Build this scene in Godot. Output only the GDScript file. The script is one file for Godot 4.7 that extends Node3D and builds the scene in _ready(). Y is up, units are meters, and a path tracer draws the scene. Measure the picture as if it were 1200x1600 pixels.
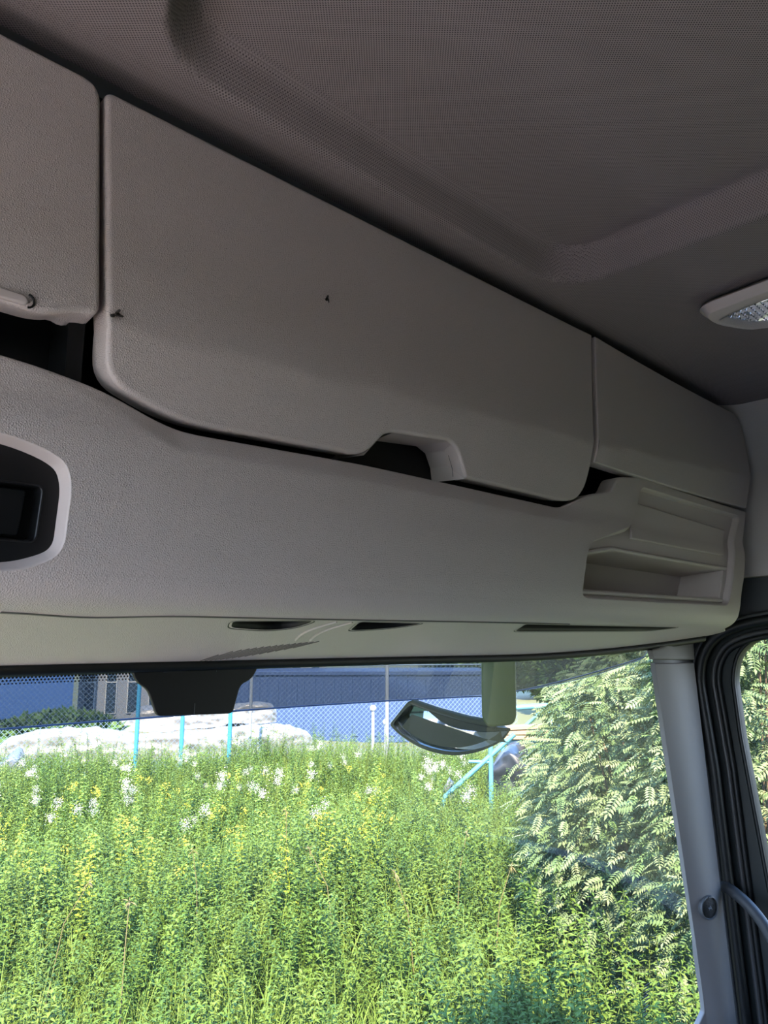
extends Node3D
# Interior of a truck cab, looking up and to the right at the overhead lockers, with an overgrown yard beyond the windscreen.
# Metres; the camera is the origin, x across the cab to the right, -z forward.

const GY := -2.6          # ground level
var M := {}
var taken := {}
var rng := RandomNumberGenerator.new()

# ------------------------------------------------------------------ scene tree helpers
func numbered(n: String) -> String:
	if not taken.has(n):
		taken[n] = 0
		return n
	taken[n] += 1
	return "%s_%03d" % [n, taken[n]]

func tag(o: Node, label: String, category: String, group := "", kind := "") -> void:
	o.set_meta("label", label)
	if category != "": o.set_meta("category", category)
	if group != "": o.set_meta("group", group)
	if kind != "": o.set_meta("kind", kind)

func thing(n: String, label: String, category: String, pos := Vector3.ZERO, group := "") -> Node3D:
	var o := Node3D.new()
	o.name = numbered(n)
	add_child(o)
	o.position = pos
	tag(o, label, category, group)
	return o

func struct_root(n: String, label: String, category: String) -> Node3D:
	var o := thing(n, label, category)
	o.set_meta("kind", "structure")
	return o

func put(n: String, mesh: Mesh, mat: Material, parent: Node) -> MeshInstance3D:
	var o := MeshInstance3D.new()
	o.name = numbered(n) if parent == self else n
	o.mesh = mesh
	o.material_override = mat
	parent.add_child(o, true)
	return o

func commit(n: String, st: SurfaceTool, mat: Material, parent: Node) -> MeshInstance3D:
	return put(n, st.commit(), mat, parent)

func new_st() -> SurfaceTool:
	var st := SurfaceTool.new()
	st.begin(Mesh.PRIMITIVE_TRIANGLES)
	return st

# ------------------------------------------------------------------ geometry helpers
func tri(st: SurfaceTool, a: Vector3, b: Vector3, c: Vector3, na: Vector3, nb: Vector3, nc: Vector3) -> void:
	var g := (b - a).cross(c - a)
	if g.length_squared() < 1e-16: return
	if g.dot(na + nb + nc) > 0.0:      # front faces run clockwise
		var t := b; b = c; c = t
		t = nb; nb = nc; nc = t
	st.set_normal(na); st.add_vertex(a)
	st.set_normal(nb); st.add_vertex(b)
	st.set_normal(nc); st.add_vertex(c)

func flat(st: SurfaceTool, a: Vector3, b: Vector3, c: Vector3, ref: Vector3) -> void:
	var n := (b - a).cross(c - a).normalized()
	if n.dot(ref) < 0: n = -n
	tri(st, a, b, c, n, n, n)

func nrm(m: Callable, u: float, v: float, ref: Vector3) -> Vector3:
	var e := 0.002
	var du: Vector3 = m.call(u + e, v) - m.call(u - e, v)
	var dv: Vector3 = m.call(u, v + e) - m.call(u, v - e)
	var n := du.cross(dv).normalized()
	return n if n.dot(ref) >= 0 else -n

func box(st: SurfaceTool, lo: Vector3, hi: Vector3, t := Transform3D.IDENTITY) -> void:
	var c := (lo + hi) / 2
	var h := (hi - lo) / 2
	for ax in 3:
		for s in [-1.0, 1.0]:
			var n := Vector3.ZERO; n[ax] = s
			var a := Vector3.ZERO; a[(ax + 1) % 3] = h[(ax + 1) % 3]
			var b := Vector3.ZERO; b[(ax + 2) % 3] = h[(ax + 2) % 3]
			var o: Vector3 = c + n * h[ax]
			var nn := (t.basis * n).normalized()
			var p := [t * (o - a - b), t * (o + a - b), t * (o + a + b), t * (o - a + b)]
			tri(st, p[0], p[1], p[2], nn, nn, nn)
			tri(st, p[0], p[2], p[3], nn, nn, nn)

# box with chamfered edges, axis-aligned in t
func cbox(st: SurfaceTool, lo: Vector3, hi: Vector3, ch: float, t := Transform3D.IDENTITY) -> void:
	var c := (lo + hi) / 2
	var h := (hi - lo) / 2
	var i := h - Vector3.ONE * ch
	for ax in 3:
		var b := (ax + 1) % 3
		var d := (ax + 2) % 3
		for s in [-1.0, 1.0]:
			var q := []
			for k in [[-1, -1], [1, -1], [1, 1], [-1, 1]]:
				var p := Vector3.ZERO
				p[ax] = s * h[ax]; p[b] = k[0] * i[b]; p[d] = k[1] * i[d]
				q.append(t * (c + p))
			var n := Vector3.ZERO; n[ax] = s
			n = t.basis * n
			flat(st, q[0], q[1], q[2], n); flat(st, q[0], q[2], q[3], n)
			for s2 in [-1.0, 1.0]:
				var e := []
				for w in [-1.0, 1.0]:
					var p1 := Vector3.ZERO; p1[ax] = s * h[ax]; p1[b] = s2 * i[b]; p1[d] = w * i[d]
					var p2 := Vector3.ZERO; p2[ax] = s * i[ax]; p2[b] = s2 * h[b]; p2[d] = w * i[d]
					e.append(t * (c + p1)); e.append(t * (c + p2))
				var n2 := Vector3.ZERO; n2[ax] = s; n2[b] = s2
				n2 = t.basis * n2
				flat(st, e[0], e[1], e[3], n2); flat(st, e[0], e[3], e[2], n2)
	for sx in [-1.0, 1.0]:
		for sy in [-1.0, 1.0]:
			for sz in [-1.0, 1.0]:
				var s3 := Vector3(sx, sy, sz)
				flat(st, t * (c + s3 * Vector3(h.x, i.y, i.z)), t * (c + s3 * Vector3(i.x, h.y, i.z)), t * (c + s3 * Vector3(i.x, i.y, h.z)), t.basis * s3)

func tube(st: SurfaceTool, pts: Array, r0: float, r1 := -1.0, sides := 8, caps := true) -> void:
	if r1 < 0: r1 = r0
	var rings := []
	var up := Vector3.UP
	for k in pts.size():
		var d: Vector3 = (pts[mini(k + 1, pts.size() - 1)] - pts[maxi(k - 1, 0)]).normalized()
		if absf(d.dot(up)) > 0.95: up = Vector3.RIGHT
		var a := d.cross(up).normalized()
		var b := d.cross(a).normalized()
		up = b.cross(d) if false else up
		var r: float = lerpf(r0, r1, float(k) / maxi(pts.size() - 1, 1))
		var ring := []
		for j in sides:
			var an := TAU * j / sides
			var n := a * cos(an) + b * sin(an)
			ring.append([pts[k] + n * r, n])
		rings.append(ring)
	for k in rings.size() - 1:
		for j in sides:
			var j2 := (j + 1) % sides
			var A = rings[k][j]; var B = rings[k][j2]; var C = rings[k + 1][j2]; var D = rings[k + 1][j]
			tri(st, A[0], B[0], C[0], A[1], B[1], C[1])
			tri(st, A[0], C[0], D[0], A[1], C[1], D[1])
	if caps:
		for e in [0, rings.size() - 1]:
			var d: Vector3 = (pts[0] - pts[1]) if e == 0 else (pts[-1] - pts[-2])
			for j in sides:
				flat(st, pts[e], rings[e][j][0], rings[e][(j + 1) % sides][0], d)

# closed 2D outline: [[x, y, corner radius], ...] -> dense polygon
func rounded(pts: Array, step := 0.025) -> PackedVector2Array:
	var out := PackedVector2Array()
	var n := pts.size()
	for i in n:
		var p := Vector2(pts[i][0], pts[i][1])
		var a := Vector2(pts[(i - 1 + n) % n][0], pts[(i - 1 + n) % n][1])
		var b := Vector2(pts[(i + 1) % n][0], pts[(i + 1) % n][1])
		var r: float = pts[i][2] if pts[i].size() > 2 else 0.0
		if r <= 0.0:
			out.append(p)
		else:
			var p0 := p + (a - p).normalized() * minf(r, (a - p).length() * 0.48)
			var p1 := p + (b - p).normalized() * minf(r, (b - p).length() * 0.48)
			for k in 7:
				var t := k / 6.0
				out.append(p0.lerp(p, t).lerp(p.lerp(p1, t), t))
	var dense := PackedVector2Array()
	for i in out.size():
		var a := out[i]
		var b := out[(i + 1) % out.size()]
		var m := maxi(1, int(ceil((b - a).length() / step)))
		for k in m: dense.append(a.lerp(b, float(k) / m))
	return dense

func area2(p: PackedVector2Array) -> float:
	var s := 0.0
	for i in p.size():
		s += p[i].cross(p[(i + 1) % p.size()])
	return s

func inset(p: PackedVector2Array, d: float) -> PackedVector2Array:
	var out := PackedVector2Array()
	var sg := signf(area2(p))
	var n := p.size()
	for i in n:
		var a := (p[i] - p[(i - 1 + n) % n]).normalized()
		var b := (p[(i + 1) % n] - p[i]).normalized()
		var na := Vector2(-a.y, a.x) * sg
		var nb := Vector2(-b.y, b.x) * sg
		var m := (na + nb)
		m = m.normalized() / maxf(0.5, m.normalized().dot(na))
		out.append(p[i] + m * d)
	return out

# surface patch over a 2D outline with holes, through a map (u, v) -> point
func sheet(st: SurfaceTool, outline: PackedVector2Array, holes: Array, m: Callable, ref: Vector3, du := 0.02, dv := 0.02, depth := 0.0) -> void:
	var lo := outline[0]
	var hi := outline[0]
	for p in outline:
		lo = lo.min(p); hi = hi.max(p)
	var nu := int(ceil((hi.x - lo.x) / du))
	var nv := int(ceil((hi.y - lo.y) / dv))
	var cache := {}
	for i in nu:
		for j in nv:
			var x0 := lo.x + i * du
			var y0 := lo.y + j * dv
			var cell := PackedVector2Array([Vector2(x0, y0), Vector2(x0 + du, y0), Vector2(x0 + du, y0 + dv), Vector2(x0, y0 + dv)])
			var polys: Array = Geometry2D.intersect_polygons(cell, outline)
			for h in holes:
				var nxt := []
				for q in polys: nxt.append_array(Geometry2D.clip_polygons(q, h))
				polys = nxt
			for q in polys:
				if q.size() < 3: continue
				var idx := Geometry2D.triangulate_polygon(q)
				var pp := []
				for p in q:
					var key := Vector2i(roundi(p.x * 50000), roundi(p.y * 50000))
					if not cache.has(key):
						var nn := nrm(m, p.x, p.y, ref)
						cache[key] = [m.call(p.x, p.y) - nn * depth, nn]
					pp.append(cache[key])
				for k in range(0, idx.size(), 3):
					var A = pp[idx[k]]; var B = pp[idx[k + 1]]; var C = pp[idx[k + 2]]
					tri(st, A[0], B[0], C[0], A[1], B[1], C[1])

# strip of rings following an outline: prof = [[inset, depth], ...]; side +1 = edge of a panel, -1 = wall of a hole
func rim(st: SurfaceTool, outline: PackedVector2Array, prof: Array, m: Callable, ref: Vector3, side: float) -> void:
	var n := outline.size()
	var rings := []
	for pr in prof:
		var poly := inset(outline, pr[0])
		var ring := []
		for p in poly:
			ring.append(m.call(p.x, p.y) - nrm(m, p.x, p.y, ref) * pr[1])
		rings.append(ring)
	var centre := Vector3.ZERO
	for p in rings[0]: centre += p / n
	var normals := []
	for k in rings.size():
		var row := []
		for i in n:
			var al: Vector3 = rings[k][(i + 1) % n] - rings[k][(i - 1 + n) % n]
			var ac: Vector3 = rings[mini(k + 1, rings.size() - 1)][i] - rings[maxi(k - 1, 0)][i]
			row.append(al.cross(ac).normalized())
		normals.append(row)
	# one consistent sign for all: from the 2D orientation
	var sg := 0.0
	var off := inset(outline, 0.001)
	for i in n:
		var p := outline[i]
		var nn := nrm(m, p.x, p.y, ref)
		var inw: Vector3 = m.call(off[i].x, off[i].y) - m.call(p.x, p.y)
		var mid: Vector3 = normals[rings.size() / 2][i]
		sg += mid.dot(nn * 0.5 - inw.normalized() * side)
	var s := 1.0 if sg >= 0 else -1.0
	for k in rings.size() - 1:
		for i in n:
			var j := (i + 1) % n
			var a: Vector3 = rings[k][i]; var b: Vector3 = rings[k][j]; var c: Vector3 = rings[k + 1][j]; var d: Vector3 = rings[k + 1][i]
			tri(st, a, b, c, normals[k][i] * s, normals[k][j] * s, normals[k + 1][j] * s)
			tri(st, a, c, d, normals[k][i] * s, normals[k + 1][j] * s, normals[k + 1][i] * s)

func bevel_prof(r: float, depth: float) -> Array:
	var out := []
	for k in 6:
		var a := PI / 2 * k / 5.0
		out.append([r * (1 - sin(a)), r * (1 - cos(a))])
	out.append([0.0, depth])
	return out

# rounded-edge panel of some thickness over an outline
func panel(st: SurfaceTool, outline: PackedVector2Array, holes: Array, m: Callable, ref: Vector3, r: float, depth: float, du := 0.02, dv := 0.02) -> void:
	sheet(st, inset(outline, r), holes, m, ref, du, dv)
	rim(st, outline, bevel_prof(r, depth), m, ref, 1.0)

func poly(a: Array) -> PackedVector2Array:
	var o := PackedVector2Array()
	for p in a: o.append(Vector2(p[0], p[1]))
	return o

func lathe(st: SurfaceTool, prof: Array, t: Transform3D, sides := 24) -> void:
	for k in prof.size() - 1:
		var p: Vector2 = prof[k]
		var q: Vector2 = prof[k + 1]
		var d := (q - p).normalized()
		var nl := Vector2(d.y, -d.x)
		for j in sides:
			var a0 := TAU * j / sides
			var a1 := TAU * (j + 1) / sides
			var f := func(pt: Vector2, a: float) -> Vector3: return t * Vector3(pt.x * cos(a), pt.y, pt.x * sin(a))
			var g := func(a: float) -> Vector3: return (t.basis * Vector3(nl.x * cos(a), nl.y, nl.x * sin(a))).normalized()
			var n0: Vector3 = g.call(a0)
			var n1: Vector3 = g.call(a1)
			tri(st, f.call(p, a0), f.call(p, a1), f.call(q, a1), n0, n1, n1)
			tri(st, f.call(p, a0), f.call(q, a1), f.call(q, a0), n0, n1, n0)

func ellipsoid(st: SurfaceTool, c: Vector3, r: Vector3, b := Basis.IDENTITY, nu := 10, nv := 7) -> void:
	var f := func(i: int, j: int) -> Array:
		var th := PI * j / nv
		var ph := TAU * i / nu
		var d := Vector3(sin(th) * cos(ph), cos(th), sin(th) * sin(ph))
		return [c + b * (d * r), (b * (d / r)).normalized()]
	for i in nu:
		for j in nv:
			var A = f.call(i, j); var B = f.call(i + 1, j); var C = f.call(i + 1, j + 1); var D = f.call(i, j + 1)
			tri(st, A[0], B[0], C[0], A[1], B[1], C[1])
			tri(st, A[0], C[0], D[0], A[1], C[1], D[1])

# ------------------------------------------------------------------ materials
func std(c: Color, rough := 0.6, metal := 0.0) -> StandardMaterial3D:
	var m := StandardMaterial3D.new()
	m.albedo_color = c
	m.roughness = rough
	m.metallic = metal
	return m

func grain_map(freq: float, strength: float, sd: int) -> ImageTexture:
	var n := FastNoiseLite.new()
	n.seed = sd
	n.noise_type = FastNoiseLite.TYPE_CELLULAR
	n.cellular_return_type = FastNoiseLite.RETURN_DISTANCE2_SUB
	n.frequency = freq
	var im := n.get_seamless_image(512, 512)
	im.convert(Image.FORMAT_RGBA8)
	im.bump_map_to_normal_map(strength)
	return ImageTexture.create_from_image(im)

func triplanar(m: StandardMaterial3D, size: float) -> void:
	m.uv1_triplanar = true
	m.uv1_world_triplanar = true
	m.uv1_scale = Vector3.ONE / size

func weave_images() -> Array:
	var w := 256
	var col := Image.create(w, w, false, Image.FORMAT_RGB8)
	var hgt := Image.create(w, w, false, Image.FORMAT_RGB8)
	var cell := 32.0
	for y in w:
		for x in w:
			var row := int(y / (cell / 2))
			var xx := fposmod(x + (cell / 2 if row % 2 == 1 else 0.0), cell) - cell / 2
			var yy := fposmod(float(y), cell / 2) - cell / 4
			var d := sqrt(pow(xx / 9.0, 2) + pow(yy / 6.2, 2))
			var hole := clampf(1.25 - d, 0, 1)
			var v := 1.0 - 0.55 * smoothstep(0.0, 0.9, hole)
			v *= 0.96 + 0.04 * sin(x * 0.8)
			col.set_pixel(x, y, Color(v, v * 0.985, v * 0.98))
			hgt.set_pixel(x, y, Color(1 - hole, 1 - hole, 1 - hole))
	return [col, hgt]

func foliage(c: Color, back := 0.5) -> StandardMaterial3D:
	var m := std(c, 0.55)
	m.vertex_color_use_as_albedo = true
	m.metallic_specular = 0.2
	m.backlight_enabled = true
	m.backlight = Color(0.75, 0.9, 0.35) * back
	m.cull_mode = BaseMaterial3D.CULL_DISABLED
	return m

func make_materials() -> void:
	var g := grain_map(0.13, 5.0, 4)
	M.plastic = std(Color(0.79, 0.748, 0.724), 0.5)
	M.plastic.normal_enabled = true
	M.plastic.normal_texture = g
	M.plastic.normal_scale = 0.65
	triplanar(M.plastic, 0.13)
	M.plastic_smooth = std(Color(0.79, 0.748, 0.724), 0.5)
	M.pillar = std(Color(0.43, 0.418, 0.41), 0.55)
	M.pillar.normal_enabled = true
	M.pillar.normal_texture = g
	M.pillar.normal_scale = 0.2
	triplanar(M.pillar, 0.08)
	M.ring = std(Color(0.30, 0.31, 0.32), 0.4)
	M.rib = std(Color(0.46, 0.44, 0.42), 0.6)
	M.dark_trim = std(Color(0.23, 0.24, 0.25), 0.55)
	M.rubber = std(Color(0.055, 0.065, 0.065), 0.45)
	M.door_frame = std(Color(0.10, 0.125, 0.125), 0.42)
	M.seal_line = std(Color(0.25, 0.25, 0.25), 0.35)
	M.black = std(Color(0.035, 0.036, 0.038), 0.55)
	M.black_gloss = std(Color(0.07, 0.075, 0.08), 0.38)
	M.frit = std(Color(0.045, 0.047, 0.05), 0.5)
	var wv := weave_images()
	M.fabric = std(Color(0.60, 0.565, 0.56), 0.9)
	M.fabric.albedo_texture = ImageTexture.create_from_image(wv[0])
	var wn: Image = wv[1]
	wn.convert(Image.FORMAT_RGBA8)
	wn.bump_map_to_normal_map(5.0)
	M.fabric.normal_enabled = true
	M.fabric.normal_texture = ImageTexture.create_from_image(wn)
	M.fabric.normal_scale = 0.6
	triplanar(M.fabric, 0.029)
	M.chrome = std(Color(0.9, 0.91, 0.93), 0.08, 1.0)
	M.lens = std(Color(0.9, 0.95, 1.0, 0.12), 0.03)
	M.lens.transparency = BaseMaterial3D.TRANSPARENCY_ALPHA
	M.glass = std(Color(0.86, 0.95, 0.93, 0.03), 0.0)
	M.glass.transparency = BaseMaterial3D.TRANSPARENCY_ALPHA
	M.visor = std(Color(0.11, 0.19, 0.27, 0.78), 0.06)
	M.visor.transparency = BaseMaterial3D.TRANSPARENCY_ALPHA
	M.mirror = std(Color(0.92, 0.94, 0.93), 0.02, 1.0)
	M.mirror_shell = std(Color(0.20, 0.22, 0.13), 0.25)
	M.mirror_arm = std(Color(0.28, 0.32, 0.13), 0.3, 0.1)
	M.visor_edge = std(Color(0.20, 0.30, 0.48), 0.2)
	M.fly = std(Color(0.03, 0.025, 0.02), 0.4)
	M.wing = std(Color(0.25, 0.22, 0.2, 0.6), 0.3)
	M.wing.transparency = BaseMaterial3D.TRANSPARENCY_ALPHA
	M.body = std(Color(0.547, 0.517, 0.471), 0.35)
	M.seat = std(Color(0.18, 0.17, 0.165), 0.8)
	M.cab_dark = std(Color(0.22, 0.21, 0.205), 0.8)
	M.gravel = std(Color(0.82, 0.76, 0.71), 0.95)
	M.hedge = std(Color(0.16, 0.22, 0.10), 0.9)
	M.dash = std(Color(0.15, 0.155, 0.16), 0.6)
	# outside
	M.soil = std(Color(0.258, 0.274, 0.152), 0.95)
	M.grass = foliage(Color(1, 1, 1), 0.55)
	M.leaf = foliage(Color(1, 1, 1), 0.5)
	M.leaf_plain = foliage(Color(0.328, 0.410, 0.179), 0.5)
	M.leaf_yellow = foliage(Color(0.435, 0.480, 0.150), 0.5)
	M.frond_a = foliage(Color(0.347, 0.410, 0.293), 0.5)
	M.frond_b = foliage(Color(0.404, 0.447, 0.354), 0.5)
	M.frond_c = foliage(Color(0.297, 0.373, 0.231), 0.5)
	M.stem = std(Color(0.311, 0.285, 0.158), 0.8)
	M.bark = std(Color(0.266, 0.217, 0.145), 0.9)
	M.flower = std(Color(0.636, 0.636, 0.595), 0.8)
	M.flower.backlight_enabled = true
	M.flower.backlight = Color(0.5, 0.5, 0.45)
	M.goldenrod = std(Color(0.533, 0.520, 0.095), 0.8)
	M.wrap = std(Color(0.38, 0.38, 0.375), 0.4)
	M.wrap_grey = std(Color(0.33, 0.35, 0.38), 0.35)
	M.wood = std(Color(0.471, 0.395, 0.304), 0.85)
	M.concrete = std(Color(0.471, 0.471, 0.471), 0.9)
	M.sand = std(Color(0.646, 0.471, 0.289), 0.95)
	M.blue = std(Color(0.045, 0.16, 0.31), 0.6)
	M.post_blue = std(Color(0.142, 0.400, 0.517), 0.45)
	M.pipe = std(Color(0.246, 0.439, 0.504), 0.45)
	M.galv = std(Color(0.439, 0.459, 0.478), 0.45, 0.3)
	M.white_paint = std(Color(0.556, 0.562, 0.562), 0.5)
	M.wire = std(Color(0.36, 0.43, 0.50), 0.5, 0.2)
	M.hall_blue = std(Color(0.09, 0.24, 0.44), 0.6)
	M.hall_grey = std(Color(0.365, 0.380, 0.403), 0.7)
	M.pane = std(Color(0.12, 0.16, 0.2), 0.1)
	M.tarp_dark = std(Color(0.05, 0.065, 0.105), 0.4)

# ------------------------------------------------------------------ surfaces of the cab
func kx(x: float) -> float:
	var s := maxf(0, absf(x - 0.57) - 0.13)
	return maxf(0.12, 1 - pow(s / 0.95, 2) * 0.8)

func cv(x: float) -> float: return 0.03 * pow(maxf(0, (x - 1.0) / 0.7), 2)
func er(x: float) -> float: return 0.02 * pow(maxf(0, (absf(x - 0.57) - 0.53) / 0.4), 2)

const FT := [[0.30, 0.30, -0.612], [0.20, 0.20, -0.610], [0.175, 0.175, -0.601], [0.12, 0.12, -0.597], [0.07, 0.07, -0.600], [0.045, 0.045, -0.607], [0.025, 0.030, -0.622], [0.010, 0.0235, -0.640]]

func fas_lin(x: float, v: float) -> Vector2:
	if v <= 0.010:
		var t := (0.010 - v) / 0.26
		return Vector2(0.0235 + (er(x) - 0.0535) * t, -0.640 + cv(x) * (1 - t) - 0.26 * kx(x) * t)
	for i in FT.size() - 1:
		var a = FT[i]
		var b = FT[i + 1]
		if v >= b[0]:
			var t: float = (v - a[0]) / (b[0] - a[0])
			return Vector2(lerpf(a[1], b[1], t), lerpf(a[2], b[2], t) + cv(x))
	return Vector2.ZERO

const LIP := [Vector2(-0.5, 0.226), Vector2(0.167, 0.226), Vector2(0.253, 0.216), Vector2(0.323, 0.193), Vector2(0.558, 0.201), Vector2(0.969, 0.200), Vector2(1.06, 0.225)]

func fas(x: float, v: float) -> Vector3:      # fascia of the overhead unit, v = height on the face, negative on the underside
	var q := Vector2.ZERO
	for d in [-0.008, -0.004, 0.0, 0.004, 0.008]: q += fas_lin(x, v + d) / 5
	if x < 1.04 and v > 0.1:      # lip under the doors leans back
		var top := 0.226
		for i in LIP.size() - 1:
			if x >= LIP[i].x: top = lerpf(LIP[i].y, LIP[i + 1].y, clampf((x - LIP[i].x) / (LIP[i + 1].x - LIP[i].x), 0, 1))
		var w := 0.008 if x < 0.2 else lerpf(0.008, 0.023, clampf((x - 0.2) / 0.12, 0, 1))
		var over := v - (top - w)
		if over > 0: q.y -= over * 0.3 * clampf((1.04 - x) / 0.06, 0, 1)
	return Vector3(x, q.x, q.y)

func door_map(x: float, y: float) -> Vector3:
	var yc := 0.256 + 0.056 * x
	var z := -0.598 - (y - yc) / (0.505 - yc) * 0.022 if y > yc else -0.598 - (yc - y) * 0.15
	return Vector3(x, y, z + cv(x))

func glass_z(x: float, y: float) -> float: return -0.640 - 0.26 * kx(x) - 0.03 * (-0.03 - y) / 0.77
func glass_map(x: float, y: float) -> Vector3: return Vector3(x, y, glass_z(x, y))

func _ready() -> void:
	rng.seed = 7
	make_materials()
	setup()
	build_shell()
	build_cabinet()
	build_windscreen()
	build_right_side()
	build_small_things()
	build_mirror()
	build_ground()
	build_yard()
	build_plants()

func setup() -> void:
	var cam := Camera3D.new()
	cam.name = "camera"
	cam.fov = rad_to_deg(2 * atan(800.0 / 1155.0))
	cam.near = 0.02
	cam.far = 300
	add_child(cam)
	cam.rotation = Vector3(deg_to_rad(9.8), deg_to_rad(-44), 0)
	cam.current = true
	var env := Environment.new()
	env.background_mode = Environment.BG_SKY
	var sm := ProceduralSkyMaterial.new()
	sm.sky_top_color = Color(0.42, 0.60, 0.84)
	sm.sky_horizon_color = Color(0.87, 0.90, 0.92)
	sm.ground_horizon_color = Color(0.6, 0.65, 0.55)
	sm.ground_bottom_color = Color(0.3, 0.33, 0.22)
	sm.sky_energy_multiplier = 1.5
	var sky := Sky.new()
	sky.sky_material = sm
	env.sky = sky
	env.tonemap_mode = Environment.TONE_MAPPER_LINEAR
	env.tonemap_exposure = 4.9
	env.sdfgi_enabled = true
	env.ssao_enabled = true
	env.ssil_enabled = true
	var we := WorldEnvironment.new()
	we.name = "world_environment"
	we.environment = env
	add_child(we)
	var sun := DirectionalLight3D.new()
	sun.name = "sun"
	sun.light_energy = 2.6
	sun.light_color = Color(1.0, 0.94, 0.84)
	sun.light_angular_distance = 0.53
	sun.shadow_enabled = true
	add_child(sun)
	sun.look_at_from_position(Vector3.ZERO, Vector3(0.50, -0.71, -0.50), Vector3.UP)

# ------------------------------------------------------------------ the cab shell
func ceiling_map(x: float, z: float) -> Vector3:
	var y := 0.535
	# pressed-in panel of the headliner: rounded rectangle
	var c := Vector2(0.60, -0.02)
	var h := Vector2(0.345, 0.553)
	var r := 0.075
	var q := Vector2(absf(x - c.x), absf(z - c.y)) - h + Vector2(r, r)
	var d := Vector2(maxf(q.x, 0), maxf(q.y, 0)).length() + minf(maxf(q.x, q.y), 0) - r
	y += 0.048 * smoothstep(0.0, 1.0, clampf((0.012 - d) / 0.026, 0, 1))
	y += 0.012 * pow(clampf((-0.585 - z) / 0.06, 0, 1), 1.5)      # turns up behind the lockers
	y -= 0.02 * pow(clampf((x - 1.2) / 0.5, 0, 1), 2)
	return Vector3(x, y, z)

func build_shell() -> void:
	var cl := struct_root("ceiling", "grey woven fabric headliner with a pressed-in rectangular panel", "ceiling")
	var st := new_st()
	sheet(st, poly([[-0.58, -0.66], [1.71, -0.66], [1.71, 1.0], [-0.58, 1.0]]), [], ceiling_map, Vector3.DOWN, 0.009, 0.009)
	commit("headliner", st, M.fabric, cl)
	st = new_st()
	box(st, Vector3(-0.66, 0.60, -0.86), Vector3(1.80, 0.66, 1.08))
	commit("roof_panel", st, M.body, cl)
	st = new_st()
	box(st, Vector3(-0.62, 0.03, -0.86), Vector3(1.76, 0.58, -0.80))
	commit("roof_front", st, M.body, cl)
	var wr := struct_root("wall_rear", "rear wall of the cab behind the camera", "wall")
	st = new_st()
	box(st, Vector3(-0.66, -1.5, 1.0), Vector3(1.80, 0.58, 1.08))
	commit("rear_panel", st, M.cab_dark, wr)
	var fl := struct_root("floor", "flat grey cab floor below the camera", "floor")
	st = new_st()
	box(st, Vector3(-0.66, -1.5, -0.95), Vector3(1.80, -1.42, 1.0))
	commit("floor_panel", st, M.seat, fl)
	var wf := struct_root("wall_front", "beige front panel of the cab below the windscreen", "wall")
	st = new_st()
	box(st, Vector3(-0.62, -2.2, -0.98), Vector3(1.68, -1.0, -0.94))
	commit("front_panel", st, M.body, wf)
	# left wall with its door window wound down
	var wl := struct_root("wall_left", "left side wall of the cab with an open door window", "wall")
	st = new_st()
	box(st, Vector3(-0.66, 0.34, -0.95), Vector3(-0.58, 0.58, 1.0))
	box(st, Vector3(-0.66, -1.42, 0.32), Vector3(-0.58, 0.34, 1.0))
	box(st, Vector3(-0.66, -1.42, -0.60), Vector3(-0.58, -0.75, 0.32))
	box(st, Vector3(-0.66, -1.42, -0.95), Vector3(-0.58, 0.34, -0.60))
	commit("side_panel", st, M.plastic_smooth, wl)

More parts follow.
